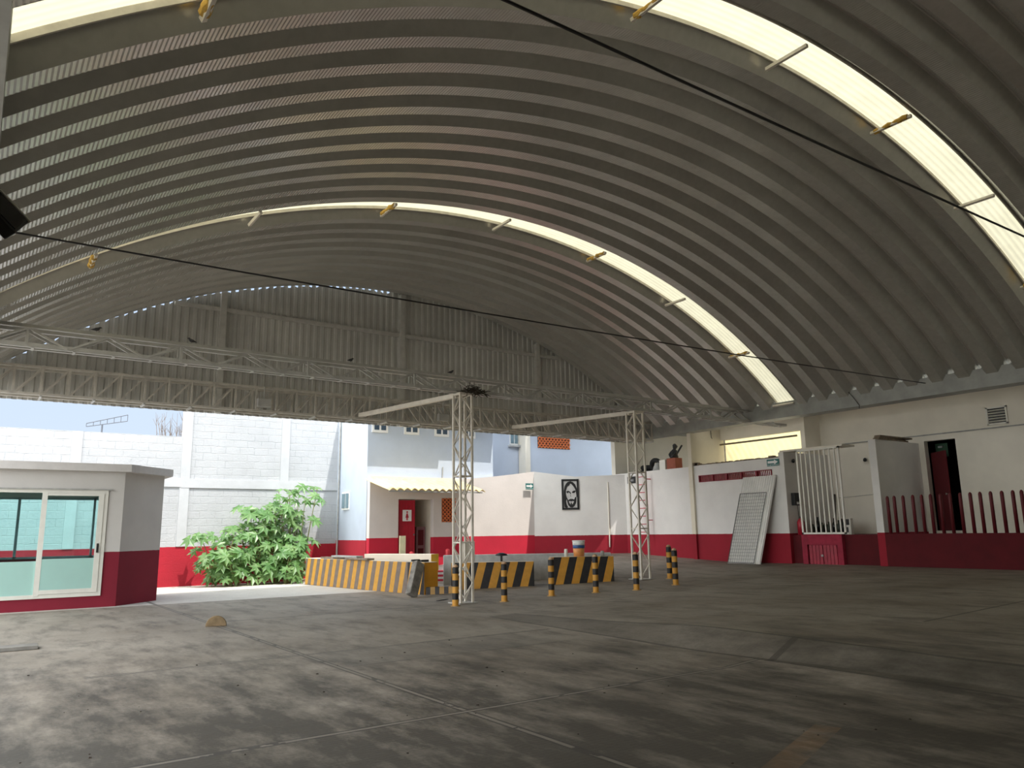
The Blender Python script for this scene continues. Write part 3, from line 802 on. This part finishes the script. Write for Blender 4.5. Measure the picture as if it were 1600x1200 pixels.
# loft goods
def tyre(loc, rot, R, label):
    mb = MB(); n1, n2 = 26, 10
    for i in range(n1):
        for j in range(n2):
            a, b = 2*pi*i/n1, 2*pi*j/n2; r_ = R*.72 + R*.28*math.cos(b)
            mb.v.append((r_*math.cos(a), r_*math.sin(a), R*.3*math.sin(b)))
    for i in range(n1):
        for j in range(n2):
            mb.f.append((i*n2+j, ((i+1)%n1)*n2+j, ((i+1)%n1)*n2+(j+1)%n2, i*n2+(j+1)%n2))
    o = mb.build('tyre', M['rubber'], None, smooth=True); o.location = loc; o.rotation_euler = rot
    tag(o, label, 'tyre', 'tyres in the loft')
tyre((20.3,20.35,3.54), (0,0,0), .30, 'black tyre lying flat at the bottom of the loft pile')
tyre((20.35,20.3,3.725), (0,0,0), .30, 'black tyre lying flat on top of another in the loft')
tyre((20.15,19.7,3.74), (0,1.25,0), .30, 'black tyre leaning upright in the loft beside the flat pair')
tyre((20.55,19.4,3.72), (.3,1.2,.4), .28, 'black tyre leaning upright in the loft beside the pale sack')
for dy, lab in ((.0,'bent dark tube leaning in the loft, left one'), (-.25,'bent dark tube leaning in the loft, right one')):
    tag(MB().tube([(21.9,20.3+dy,4.6),(21.4,20.1+dy,4.25),(21.2,19.95+dy,3.95),(21.1,19.85+dy,3.47)], .035, 8).build('bent_tube', M['black']), lab, 'tube', 'bent tubes in the loft')
sk = MB().tube([(0,0,0),(0,0,.06),(.02,0,.2),(.03,.01,.3),(.05,.01,.36)], [.16,.18,.15,.09,.03], 12).build('pale_sack', M['greyboard'], None, smooth=True); sk.location = (19.75,19.28,3.45); tag(sk, 'pale grey sack on the loft edge left of the cartons', 'sack')
for o, lab in ((MB().box(-.17,.17,-.14,.14,0,.42).build('carton', M['whitepaint'], None, bevel=.006), 'cream carton on the loft edge beside the pale sack'),
               (MB().box(-.17,.17,-.20,.20,0,.45).build('carton', M['box_orange'], None, bevel=.006), 'brick-red carton on the loft edge beside the cream partition')):
    o.location = (19.8, 18.92 if 'cream carton' in lab else 18.5, 3.45); tag(o, lab, 'box', 'cartons on the loft edge')
t = thing('figurine', 'dark seated figurine on top of the brick-red carton', 'figurine', (19.8,18.5,3.9))
MB().tube([(0,0,0),(0,0,.05),(0,0,.18),(0,-.02,.27),(0,-.03,.31),(0,-.05,.37),(0,-.05,.45),(0,-.05,.50)], [.14,.15,.11,.09,.05,.07,.075,.03], 12).build('torso', M['black'], t, smooth=True)
for s in (-1,1): MB().tube([(0,s*.1-.01,.25),(-.08,s*.14,.14),(-.14,s*.06,.07)], [.04,.035,.028], 8).build('arm', M['black'], t, smooth=True)
# conduit in the loft and dark bracket
tag(MB().tube([(23.45,17.4,4.75),(23.45,20.9,4.75)], .03, 6).build('loft_conduit', M['trussdark']), 'dark conduit along the loft back wall', 'pipe')

# ------------------------------------------------------------------ OUTDOORS
struct('wall_far', MB().box(-14,5.34,25.7,26.0,-.2,4.6).box(5.34,10.6,25.7,26.0,-.2,5.45), M['far'])
mb = MB()
mb.box(-14,5.34,25.66,25.7,3.02,3.3).box(5.34,10.5,25.66,25.7,3.0,3.28)
for X in (-4.2,-1,2.4,5.45,8.6): mb.box(X-.14,X+.14,25.67,25.7,1.2,4.6 if X < 5 else 5.4)
struct('trim_3', mb, M['bandline'])

# pale building beyond the yard
B = thing('building', 'pale blue two-storey building behind the toilet annex, small upper windows', 'building', (0,0,0))
mb = MB().prism([(10.27,22.72),(15.08,22.72),(15.08,30),(10.62,30),(10.5,25.7)],-.1,5.5)
mb = MB().prism([(10.27,22.72),(15.08,22.72),(15.08,30),(10.62,30),(10.5,25.7)],3.2,5.5)
mb.prism([(10.27,22.72),(11.14,22.72),(11.14,25.7),(10.5,25.7)],-.1,3.2).box(12.72,15.08,22.72,25.7,-.1,3.2).box(11.14,12.72,24.02,25.7,-.1,3.2)
mb.build('block', M['blue'], B)
mb = MB().prism([(10.27,21.87),(13.1,21.87),(13.1,22.0),(15.2,22.0),(15.2,30),(10.62,30),(10.5,25.72),(10.27,22.7)],5.5,5.62)
mb.build('roof_slab', M['concrete'], B)
for X in (10.68,11.83,12.98,14.05):
    fr = MB().box(X-.28,X+.28,22.68,22.72,4.72,5.42); f_ = fr.build('window_frame', M['signwhite'], B)
    for s in (-1,1): MB().box(X+s*.12-.085,X+s*.12+.085,22.672,22.68,4.80,5.36).build('pane', M['glassdark'], f_)
f_ = MB().plate([(10.42,24.95,2.3),(10.42,24.32,2.3),(10.42,24.32,2.9),(10.42,24.95,2.9)],(-1,0,0),.05).build('window_frame', M['signwhite'], B)
for y in (24.48,24.78): MB().box(10.34,10.37,y-.1,y+.1,2.36,2.84).build('pane', M['glasspale'], f_)
MB().tube([(10.42,25.4,0.3),(10.44,25.4,5.4)], .03, 6).build('downpipe', M['greyboard'], B)
MB().tube([(13.0,22.69,3.2),(13.02,22.69,3.68)], .018, 6).build('conduit', M['greyboard'], B)

B2 = thing('building', 'pale blue house wall at the right with an orange lattice block window', 'building', (0,0,0))
MB().box(17.98,23.2,24.5,30,-.1,6.1).build('block', M['blueplain'], B2)
MB().box(17.74,17.98,24.4,24.86,-.1,6.1).build('pier', M['white'], B2)
MB().box(17.99,23.4,22.9,30,6.1,6.25).build('roof_slab', M['concrete'], B2)  # deep overhang added out of view to keep the blue wall shaded
def lattice(parent, x0,x1,y,z0,z1, step):
    fr = MB().box(x0,x1,y-.02,y,z0,z1).build('dark_backing', M['darkroom'], parent)
    mb = MB(); nx = int((x1-x0)/step); nz = int((z1-z0)/step)
    for i in range(nx):
        for j in range(nz):
            cx, cz = x0+(i+.5)*(x1-x0)/nx, z0+(j+.5)*(z1-z0)/nz; r_ = step*.5
            # open star: four bars crossing
            mb.bar((cx-r_,y-.04,cz-r_),(cx+r_,y-.04,cz+r_),.04,step*.26,(0,0,1)); mb.bar((cx-r_,y-.04,cz+r_),(cx+r_,y-.04,cz-r_),.04,step*.26,(0,0,1))
    mb.build('lattice_blocks', M['terracotta'], parent)
lattice(B2, 18.42,20.05,24.5,4.78,5.5,.16)
B3 = thing('building', 'narrow recessed pale blue house front between the other two buildings', 'building', (0,0,0))
MB().box(15.22,17.97,24.9,30,-.1,6.3).build('block', M['blueplain'], B3)
MB().box(15.22,17.97,23.6,30,6.3,6.45).build('roof_slab', M['concrete'], B3)  # unseen overhang added to shade the recessed front
f_ = MB().box(17.33,17.72,24.86,24.9,4.88,5.6).build('window_frame', M['signwhite'], B3)
for x in (17.43,17.62): MB().box(x-.07,x+.07,24.84,24.86,4.94,5.52).build('pane', M['glasspale'], f_)
MB().box(17.25,17.74,24.7,24.9,4.8,4.87).build('sill', M['concrete'], B3)

# toilet annex
T0 = thing('toilet_annex', 'white and red toilet annex with a corrugated cream awning', 'building', (0,0,0))
mb = MB()
YF = 22.5
mb.box(10.28,11.28,YF,22.7,-.1,3.3).box(11.28,12.56,YF,22.7,2.58,3.3).box(12.56,12.87,YF,22.7,-.1,3.3).box(12.87,13.42,YF,22.7,-.1,1.84).box(12.87,13.42,YF,22.7,2.63,3.3).box(13.42,13.95,YF,22.7,-.1,3.3)
mb.plate([(13.95,YF,-.1),(16.72,YF,-.1),(16.72,YF,3.63),(15.9,YF,3.52),(15.1,YF,3.42),(13.95,YF,3.3)],(0,1,0),.2)
mb.build('front_wall', M['toilet'], T0)
mb = MB().box(11.2,12.7,23.9,24.0,-.1,2.8).box(11.15,11.28,22.7,24,-.1,2.8).box(12.56,12.7,22.7,24,-.1,2.8).box(11.15,12.7,22.7,24,2.6,2.7)
mb.build('entrance_recess', M['beige'], T0)
lattice(T0, 12.87,13.42,22.56,1.84,2.63,.13)
dr = MB().box(11.3,11.93,22.6,22.64,.35,2.55)
for i in range(5): dr.box(11.36+i*.125,11.36+i*.125+.05,22.585,22.6,.4,2.5)
dr = dr.build('toilet_door', M['reddoor'], T0)
MB().box(11.47,11.79,22.575,22.585,1.88,2.24).build('sign_plate', M['signwhite'], dr)
mb = MB().tube([(11.63,22.57,2.17),(11.63,22.565,2.17)], .03, 10)
mb.plate([(11.57,22.572,1.99),(11.69,22.572,1.99),(11.65,22.572,2.13),(11.61,22.572,2.13)],(0,-1,0),.004).box(11.6,11.625,22.57,22.574,1.91,1.99).box(11.635,11.66,22.57,22.574,1.91,1.99)
mb.build('woman_pictogram', plain('sign_red',(.5,.03,.05),.5), dr)
MB().tube([(11.87,22.58,1.45),(11.87,22.55,1.45)], .03, 10).build('door_knob', M['chrome'], dr)
# awning
mb = MB(); n_ = 140
for i in range(n_+1):
    x = 10.12 + 3.5*i/n_; d = .075*abs(math.sin(i*pi/10))
    mb.v += [(x+.0,22.5,3.17+d), (x+.38,21.55,2.80+d)]
for i in range(n_): mb.f.append((2*i,2*i+2,2*i+3,2*i+1))
aw = mb.build('awning', M['awning'], T0); s_ = aw.modifiers.new('solid','SOLIDIFY'); s_.thickness = .012
MB().bar((10.5,21.6,2.78),(13.9,21.6,2.78),.04,.04).build('awning_rail', M['greyboard'], T0)
tag(MB().box(11.25,11.45,22.3,22.36,.35,1.42).build('white_board', plain('yellow_white_board',(.82,.80,.52),.6)), 'upright pale board leaning beside the red toilet door', 'board')
t = thing('brown_stall', 'mauve-brown cabinet standing inside the toilet entrance', 'cabinet', (12.36,23.2,.4))
MB().box(-.16,.16,-.2,.2,0,1.3).build('body', M['mauve'], t); MB().box(-.1,.1,-.21,-.2,.15,.6).build('panel', M['darkred'], t); MB().box(-.1,.1,-.21,-.2,.7,1.2).build('panel', M['darkred'], t)
for X, Y, h, lab in ((12.75,21.9,.5,'short red bollard in the sun by the toilet wall, right one'), (11.45,21.9,.6,'short red bollard in front of the toilet door')):
    o = MB().tube([(0,0,0),(0,0,h),(0,0,h+.04),(0,0,h+.06)], [.075,.075,.06,.02], 14).build('red_bollard', plain('bollard_red',(.62,.05,.06),.5), None, smooth=True)  # one even bright red paint
    o.location = (X, Y, fz(X,Y)); tag(o, lab, 'bollard', 'red bollards by the toilet annex')

# diagonal wall with portrait
D0, D1 = Vector((16.7,22.5,0)), Vector((19.3,20.47,0))
dd = (D1-D0).normalized(); dn = Vector((dd.y,-dd.x,0)); dn = -dn if dn.y > 0 else dn
mb = MB().plate([D0+Vector((0,0,.2)), D1+Vector((0,0,.2)), D1+Vector((0,0,3.46)), D0+dd*1.5+Vector((0,0,3.42)), D0+Vector((0,0,3.63))], -dn, .2)
struct('wall_diagonal', mb, M['white_red'])
rzd = math.atan2(dd.y, dd.x)
c = D0 + dd*1.315 + dn*.012 + Vector((0,0,2.24))
t = thing('portrait', 'black framed stencil portrait of a bearded long-haired man on the angled wall', 'picture', c, rzd)
PW, PH = .62, 1.09
mb = MB().box(-PW/2,-PW/2+.07,-.03,0,0,PH).box(PW/2-.07,PW/2,-.03,0,0,PH).box(-PW/2,PW/2,-.03,0,0,.07).box(-PW/2,PW/2,-.03,0,PH-.07,PH)
mb.build('frame', M['black'], t)
MB().box(-PW/2+.06,PW/2-.06,-.008,0,.06,PH-.06).build('backing', plain('pale_backing',(.55,.54,.52),.7), t)
def ink(polys, name):
    mb = MB()
    for q in polys: mb.plate([(x*PW/400-PW/2, -.009, PH-(y*PH/710)) for x, y in q], (0,-1,0), .006)
    mb.build(name, M['black'], t)
ink([[(205,48),(150,62),(105,100),(72,170),(50,270),(48,420),(50,560),(60,655),(112,668),(140,650),(112,590),(98,520),(112,470),(122,440),(108,395),(98,330),(104,260),(128,190),(160,140),(205,104),(225,110),(262,150),(300,205),(322,260),(334,330),(344,420),(362,420),(364,300),(350,205),(318,125),(268,72)],
     [(150,160),(175,118),(205,96),(190,130),(165,165)], [(225,100),(262,112),(300,160),(312,200),(270,150)]], 'hair')
ink([[(108,292),(135,270),(172,276),(208,306),(216,350),(202,352),(184,318),(158,304),(150,330),(124,322)], [(236,316),(252,284),(300,264),(330,274),(318,296),(300,322),(262,326)],
     [(196,372),(206,372),(210,392),(222,402),(200,400)]], 'eyes')
ink([[(106,412),(126,440),(152,492),(165,474),(205,455),(215,468),(228,455),(275,474),(292,466),(308,424),(340,408),(336,490),(326,560),(292,625),(244,662),(190,655),(146,605),(124,530)]], 'beard')
mb = MB()
for q in [[(160,520),(190,510),(215,525),(250,512),(280,520),(262,560),(240,590),(225,545),(210,540),(200,590),(180,565)]]: mb.plate([(x*PW/400-PW/2, -.016, PH-(y*PH/710)) for x, y in q], (0,-1,0), .004)
mb.build('chin_highlight', plain('chin_grey',(.55,.54,.52),.7), t)
tag(MB().tube([(18.78,20.84,.9),(18.80,20.84,3.2)], .02, 6).build('wall_conduit', M['white']), 'thin white conduit down the angled wall right of the portrait', 'pipe')

# pit barriers
def block(name, a, b, th, h, mat, side, z0=None, label=None, group=None, cat='barrier', axis='x', cap=True):
    """low wall from a to b, local x (or y) along it, thickness th to `side`"""
    a, b = Vector((*a,0)), Vector((*b,0)); L = (b-a).length; ang = math.atan2((b-a).y,(b-a).x)
    if z0 is None: z0 = min(fz(a.x,a.y), fz(b.x,b.y)) - .02
    mb = MB()
    if axis == 'x': mb.box(0,L,0,th*side,0,h); rz = ang
    else: mb.box(0,-th*side,0,L,0,h); rz = ang - pi/2
    o = mb.build(name, M[mat], None, bevel=.015); o.location = (a.x,a.y,z0); o.rotation_euler = (0,0,rz)
    return tag(o, label, cat, group)
GB = 'low walls round the pit'
b1 = block('striped_barrier', (9.27,17.05), (8.66,23.55), .40, .79, 'barrierlong', -1, 0, 'long low barrier with faded brown and yellow stripes beside the green shrubs', GB, axis='y')
b1e = MB().box(.0,.40,-.006,0,0,.775).build('end_face', M['orange'], b1)
block('striped_barrier', (10.12,17.20), (11.9,16.09), .30, .70, 'barrier', 1, None, 'black and yellow striped barrier between the left lattice column and gap', GB)
block('striped_barrier', (12.26,15.87), (13.65,15.02), .30, .70, 'barrier', 1, fz(12.9,15.4)-.04, 'black and yellow striped barrier carrying the paint bucket', GB)
block('concrete_wall', (10.55,18.35), (14.4,15.95), .25, .82, 'concrete', 1, .08, 'bare grey concrete wall behind the two striped barriers', GB, 'wall')
wb = block('pit_wall', (11.28,19.9), (10.25,22.2), .35, .95, 'beige', 1, -.05, 'beige low wall with a yellow end behind the long barrier', GB, 'wall')
MB().box(-.006,0,0,.35,0,.95).build('end_face', plain('bright_yellow_paint',(.80,.50,.02),.5,var=.05), wb)
block('striped_curb', (9.30,17.02), (10.05,16.55), .2, .2, 'curb', 1, 0, 'low yellow and black curb between the long barrier and left column', GB, 'curb')
o = MB().box(-.25,.25,-.2,.2,0,.34).build('painted_step', M['redwhite']); o.location = (11.0,19.0,fz(11,19)-.03); o.rotation_euler = (0,0,-.5); tag(o, 'small red and white painted step in the sunlit gap', 'step')

# planks on the long barrier
for i, (x, y, z, l, r_) in enumerate(((8.98,21.9,.79,1.5,1.70),(9.02,20.35,.79,1.3,1.64),(8.99,21.15,.842,1.5,1.66))):
    o = MB().box(-l/2,l/2,-.11,.11,0,.05).build('grey_plank', M['greyboard'] if i == 2 else M['wood'], None, bevel=.006); o.location = (x,y,z+.002); o.rotation_euler = (0,0,r_)
    tag(o, ['weathered plank at the far end, flat on the long barrier','weathered plank nearer the viewer, flat on the long barrier','grey plank stacked on two others on the long barrier'][i], 'plank', 'planks on the long barrier')
# leaning beam
o = MB().box(-.13,.13,-.09,.09,0,.84).build('timber_block', plain('wet_grey_timber',(.22,.205,.18),.85,var=.4,scale=7,bump=.5), None, bevel=.02)
o.location = (8.78,16.78,.05); o.rotation_euler = (math.radians(-12), math.radians(26), math.radians(12)); tag(o, 'thick dark timber block leaning against the long striped barrier', 'timber')
# bucket
t = thing('paint_bucket', 'white lidded paint bucket with blue and orange label on the barrier', 'bucket', (13.0,15.62,fz(12.9,15.4)+.662))
MB().tube([(0,0,0),(0,0,.26)], [.135,.15], 24).build('body', plain('orange_label',(.80,.33,.10),.4,var=.15,scale=10), t, smooth=True)
MB().tube([(0,0,.205),(0,0,.285)], [.1515,.154], 24).build('blue_band', plain('blue_label',(.03,.10,.30),.4,var=.2), t, smooth=True)
MB().tube([(0,0,.285),(0,0,.38)], [.155,.158], 24).build('upper_body', M['signwhite'], t, smooth=True)
MB().tube([(0,0,.38),(0,0,.40),(0,0,.405)], [.168,.168,.14], 24).build('lid', M['signwhite'], t)
MB().tube([(-.158,0,.33),(-.12,-.12,.24),(0,-.172,.2),(.12,-.12,.24),(.158,0,.33)], .004, 5).build('handle', M['wire'], t)
for loc, r_, h, m, lab in ((Vector((12.72,15.8,0)),.045,.19,'whitepaint','slim white bottle beside the paint bucket'), (Vector((13.52,15.3,0)),.05,.13,'greyboard','small grey tin at the right end of the bucket barrier')):
    o = MB().tube([(0,0,0),(0,0,h*.8),(0,0,h)], [r_,r_,r_*.8], 12).build('bottle' if 'bottle' in lab else 'tin', M[m], None, smooth=True); o.location = loc + Vector((0,0,fz(12.9,15.4)+.662)); tag(o, lab, lab.split()[2] if 'slim' in lab else 'tin')
t = thing('dome_cap', 'black mushroom-shaped cap on a short stem above the striped barrier', 'vent', (11.33,16.72,fz(11,16.6)+.66))
MB().tube([(0,0,-.02),(0,0,.16)], .03, 10).build('stem', M['black'], t); MB().tube([(0,0,.12),(0,0,.13),(0,0,.17),(0,0,.2)], [.06,.16,.14,.05], 18).build('cap', M['black'], t, smooth=True)
for j, (x, y) in enumerate(((9.43,17.35),(9.40,17.75))):
    o = MB().box(-.1,.1,-.05,.05,0,.05).build('black_bracket', M['black']); o.location = (x,y,.792); tag(o, ['black bracket nearest the end on top of the long barrier','black bracket second from the end on top of the long barrier'][j], 'bracket', 'brackets on the long barrier')
o = MB().box(-.15,.15,-.05,.05,0,.45).build('electric_box', M['lattice'], None, bevel=.01); o.location = (9.2,14.9,.85); o.rotation_euler = (0,0,-.6); tag(o, 'cream box plate fixed low on the left lattice column', 'box')

# bollards
bl = [(8.45,14.19,'left of the left lattice column, tallest in view'), (9.59,14.06,'right of the left lattice column'), (10.78,13.94,'in front of the gap between barriers'),
      (11.69,13.49,'in front of the paint bucket barrier'), (12.48,13.01,'left of the right lattice column'), (14.71,14.11,'rear one of the pair right of the lattice column'), (13.66,12.93,'front one of the pair right of the lattice column')]
root = None
for X, Y, lab in bl:
    h = .80
    if root is None:
        root = thing('striped_bollard', '', 'bollard', (X,Y,fz(X,Y)), 0, 'black and yellow ringed bollards')
        MB().tube([(0,0,0),(0,0,h-.03),(0,0,h-.01)], [.066,.066,.055], 18).build('post', M['bollard'], root, smooth=False)
        MB().tube([(0,0,h-.01),(0,0,h+.02),(0,0,h+.04)], [.06,.05,.015], 18).build('cap', plain('cap_concrete',(.55,.36,.22),.7), root, smooth=True)
        MB().tube([(0,0,-.02),(0,0,.012)], .10, 18).build('footing', plain('ochre_concrete',(.42,.27,.11),.8), root)
        b_ = root
    else: b_ = dup(root, (X,Y,fz(X,Y)), random.uniform(0,6))
    b_['label'] = 'black and yellow ringed bollard ' + lab

# loose things on the floor
o = MB()
pts = [(.17*math.cos(a), .17*math.sin(a)) for a in [pi*i/14 for i in range(15)]]
o.plate([(x, -.03, z) for x, z in pts], (0,1,0), .08)
o = o.build('stone_half_round', M['tan'], None, bevel=.01); o.location = (3.62,14.0,.0); o.rotation_euler = (0,0,-.3); tag(o, 'tan half-round stone wheel chock on the floor joint', 'stone')
o = MB().box(-.75,.75,-.16,.16,0,.05).build('floor_plank', M['greyboard'], None, bevel=.006); o.location = (.22,13.05,.003); o.data.materials[0] = plain('dusty_board',(.20,.19,.17),.9,var=.2); o.rotation_euler = (0,0,-.05); tag(o, 'grey board lying on the floor at the left edge', 'board')
o = MB().box(-.2,.2,-.03,.03,0,.012).build('steel_strip', M['black']); o.location = (8.95,15.6,.003); o.rotation_euler = (0,0,.45); tag(o, 'short black strip on the floor left of the column', 'strip')
rr = random.Random(9); rub = MB()
for i in range(60):
    x, y = rr.uniform(.3,6.5), rr.uniform(3.2,11); s = rr.uniform(.004,.012)
    if rr.random() < .4: s *= .6
    k = [Vector((rr.uniform(-1,1), rr.uniform(-1,1), rr.uniform(.1,.9)))*s for _ in range(8)]
    rub.raw([Vector((x,y,0)) + Vector((sx*s*rr.uniform(.6,1.3), sy*s*rr.uniform(.6,1.3), (0 if sz < 0 else s*rr.uniform(.5,.9)))) for sx, sy, sz in ((-1,-1,-1),(1,-1,-1),(1,1,-1),(-1,1,-1),(-.7,-.7,1),(.7,-.7,1),(.7,.7,1),(-.7,.7,1))],
            [(3,2,1,0),(4,5,6,7),(0,1,5,4),(1,2,6,5),(2,3,7,6),(3,0,4,7)])
tag(rub.build('floor_debris', M['twig']), 'scattered crumbs of dirt and dry leaves on the near concrete floor', 'debris', kind='stuff')

# kiosk
K = thing('kiosk', 'white and maroon kiosk with large tinted sliding windows at the left', 'kiosk', (0,0,0))
KY = 19.6
mb = MB()
mb.box(-3,-1.5,KY,KY+.15,0,2.98).box(-1.5,2.55,KY,KY+.15,0,.25).box(-1.5,2.55,KY,KY+.15,2.55,2.98).box(2.55,2.87,KY,KY+.15,0,2.98)
mb.plate([(2.87,KY,0),(3.9,20.62,0),(3.9,20.62,2.98),(2.87,KY,2.98)], (-.7,.7,0), .15)
mb.box(3.75,3.9,20.62,22.6,0,2.98).box(-3,-.9,22.45,22.6,0,2.98).box(-.9,3.0,22.45,22.6,0,1.02).box(-.9,3.0,22.45,22.6,2.5,2.98).box(3.0,3.75,22.45,22.6,0,2.98).box(-3.1,-3,KY,22.6,0,2.98)
mb.build('walls', M['kiosk'], K)
MB().prism([(-3.2,19.42),(2.96,19.42),(4.08,20.55),(4.08,22.8),(-3.2,22.8)],2.97,3.14).build('roof_slab', plain('grey_white_roof_edge',(.62,.60,.58),.8,var=.05), K)
MB().prism([(-2.9,19.76),(2.8,19.76),(3.7,20.7),(3.7,22.4),(-2.9,22.4)],2.72,2.74).build('inner_ceiling', M['ceilingtile'], K)
cl = MB()
for i in range(8): cl.box(-2+i*.61,-1.99+i*.61,19.8,22.4,2.715,2.72)
for i in range(5): cl.box(-2.5,3.,19.9+i*.55,19.91+i*.55,2.715,2.72)
cl.build('ceiling_grid', M['greyboard'], K)
MB().prism([(-2.95,19.75),(2.8,19.75),(3.7,20.7),(3.7,22.45),(-2.95,22.45)],.0,.03).build('inner_floor', M['signwhite'], K)
# front window
fm = MB()
fm.box(-1.5,2.55,KY-.03,KY+.05,.25,.33).box(-1.5,2.55,KY-.03,KY+.05,2.48,2.55).box(2.47,2.549,KY-.033,KY+.048,.252,2.548).box(1.27,1.37,KY-.04,KY+.03,.3,2.5).box(-.15,-.05,KY-.02,KY+.03,.3,2.5).box(-1.498,-1.42,KY-.02,KY+.048,.252,2.548)
fm.box(2.36,2.468,KY-.048,KY-.012,.332,2.478).box(1.372,2.36,KY-.045,KY-.014,.334,.42).box(1.372,2.36,KY-.045,KY-.014,2.42,2.476)
fr = fm.build('window_frame', M['alu'], K)
MB().box(1.37,2.38,KY-.03,KY-.024,.4,2.44).build('glass_pane', M['glass'], fr)
MB().box(-.05,1.28,KY+.0,KY+.006,.33,2.48).build('glass_pane', M['glass'], fr)
MB().box(-1.42,-.14,KY+.0,KY+.006,.33,2.48).build('glass_pane', M['glass'], fr)
film = translucent_mat('frosted_teal_film', (.50,.74,.68), (.6,.9,.85), .3)
tag(MB().box(1.372,2.362,KY-.036,KY-.032,.4,1.07).build('frosted_film', film, fr), 'frosted pale teal lower glass')
tag(MB().box(-.05,1.268,KY-.006,KY-.002,.33,1.03).build('frosted_film', film, fr), 'frosted pale teal lower glass')
tag(MB().box(-1.42,-.14,KY-.006,KY-.002,.33,1.03).build('frosted_film', film, fr), 'frosted pale teal lower glass')
MB().box(2.39,2.43,KY-.07,KY-.045,1.18,1.38).build('latch', M['black'], fr)
MB().box(-1.5,2.62,KY-.06,KY+.02,2.55,2.58).build('window_head', M['greyboard'], K)
bf = MB().box(-.9,3.0,22.4,22.46,1.02,1.07).box(-.9,3.0,22.4,22.46,2.45,2.5).box(2.60,2.65,22.4,22.46,1.02,2.5).box(.96,1.02,22.4,22.46,1.02,2.5).box(2.94,3.0,22.4,22.46,1.02,2.5).build('rear_window_frame', plain('grey_frame',(.30,.36,.38),.4), K)
MB().box(-.9,3.0,22.47,22.475,1.05,2.47).build('glass_pane', M['glass'], bf)

# castor plants
def castor(loc, H, spread, nl, seed, label):
    rr = random.Random(seed)
    t = thing('castor_shrub', label, 'shrub', loc, 0, 'leafy shrubs against the far wall')
    st = MB(); lf = MB()
    def leaf(c, nrm, R):
        nrm = nrm.normalized(); a = nrm.cross(Vector((rr.uniform(-1,1),rr.uniform(-1,1),.3))).normalized(); b = nrm.cross(a)
        L = 7; vs = [c]; th0 = rr.uniform(0,6.28)
        for i in range(L*2):
            th = th0 + 2*pi*(i+.5)/(L*2)*.92
            if i % 2 == 0: r_ = R*.50; dz = -.04*R
            else: r_ = R*(.75+.3*math.sin((i/(L*2))*pi)); dz = -.26*R
            vs.append(c + (a*math.cos(th)+b*math.sin(th))*r_ + nrm*dz)
        lf.raw(vs, [(0,i,i+1) for i in range(1,L*2)])
    nl = int(nl*.62); stems = max(3, int(nl/9))
    for s in range(stems):
        ang = rr.uniform(0,6.28); tip = Vector((math.cos(ang)*spread*rr.uniform(.2,1), math.sin(ang)*spread*.45*rr.uniform(.2,1), H*rr.uniform(.72,1)))
        base_ = Vector((tip.x*.3, tip.y*.3, 0)); mid = base_.lerp(tip,.55) + Vector((0,0,.08))
        st.tube([base_, mid, tip], [.025,.018,.008], 6)
        for i in range(nl//stems):
            u = 1 - (rr.random()**1.3)*.98
            p = base_.lerp(mid, u/.55) if u < .55 else mid.lerp(tip, (u-.55)/.45)
            th = rr.uniform(0,6.28); l = rr.uniform(.22,.5)*(1.25-.35*u)
            q = p + Vector((math.cos(th)*l, math.sin(th)*l, l*.35))
            st.tube([p, q], [.006,.004], 4, False)
            q.y = min(q.y, .42)
            leaf(q, Vector((math.cos(th)*.55+rr.uniform(-.2,.2), math.sin(th)*.5-.75, 1)), rr.uniform(.20,.36))
    st.build('stem', M['stem'], t); lf.build('foliage', M['leaf'], t)
castor((6.55,24.8,0),1.75,.75,85,1,'leftmost and lowest leafy green shrub by the far wall')
castor((7.45,24.85,0),2.35,.7,95,2,'second leafy green shrub from the left by the far wall')
castor((8.25,24.8,0),2.5,.8,100,3,'third leafy green shrub from the left by the far wall')
castor((8.75,24.8,0),3.0,.8,120,4,'tallest leafy green shrub, just left of the long barrier')
castor((7.0,24.5,0),1.0,1.0,90,5,'low leafy growth in front of the left tall shrubs')
castor((8.3,24.5,0),1.1,.8,80,6,'low leafy growth in front of the tallest shrub')

# beyond the wall
t = thing('bare_tree', 'bare twiggy tree top beyond the far wall under the truss', 'tree', (8.0,40,-.35))
mb = MB(); rr = random.Random(4)
for i in range(26):
    x = rr.uniform(-1.1,1.0); p0 = Vector((x*.5,0,4.5)); p1 = Vector((x*.85,rr.uniform(-.3,.3),6.3)); p2 = Vector((x+rr.uniform(-.15,.15),0,7.3+rr.uniform(-.3,.6)))
    mb.tube([p0,p1,p2], [.03,.02,.006], 4)
    for j in range(3):
        q = p1.lerp(p2, rr.uniform(.2,.8)); mb.tube([q, q+Vector((rr.uniform(-.25,.25),0,rr.uniform(.25,.5)))], [.01,.005], 4)
mb.build('branches', M['bark'], t)
MB().tube([(0,0,0),(0,0,2.5),(.05,0,4.6)], [.25,.2,.12], 8).build('trunk', M['bark'], t)
AER = plain('dark_aerial_metal',(.10,.11,.13),.6)
t = thing('aerial_ladder', 'thin slanted metal aerial beyond the far wall against the sky', 'aerial', (4.9,40,4.5))
for z in (0,.3): MB().tube([(-.85,0,2.05+z*.5),(.85,0,2.42+z)], .02, 5).build('rail', AER, t)
for j in range(7): 
    u = j/6; MB().tube([(-.85+1.7*u,0,2.05+.37*u),(-.85+1.7*u,0,2.2+.52*u)], .015, 5).build('rung', AER, t)
MB().tube([(-.2,0,-4.85),(-.2,0,2.2)], .04, 6).build('mast', AER, t)
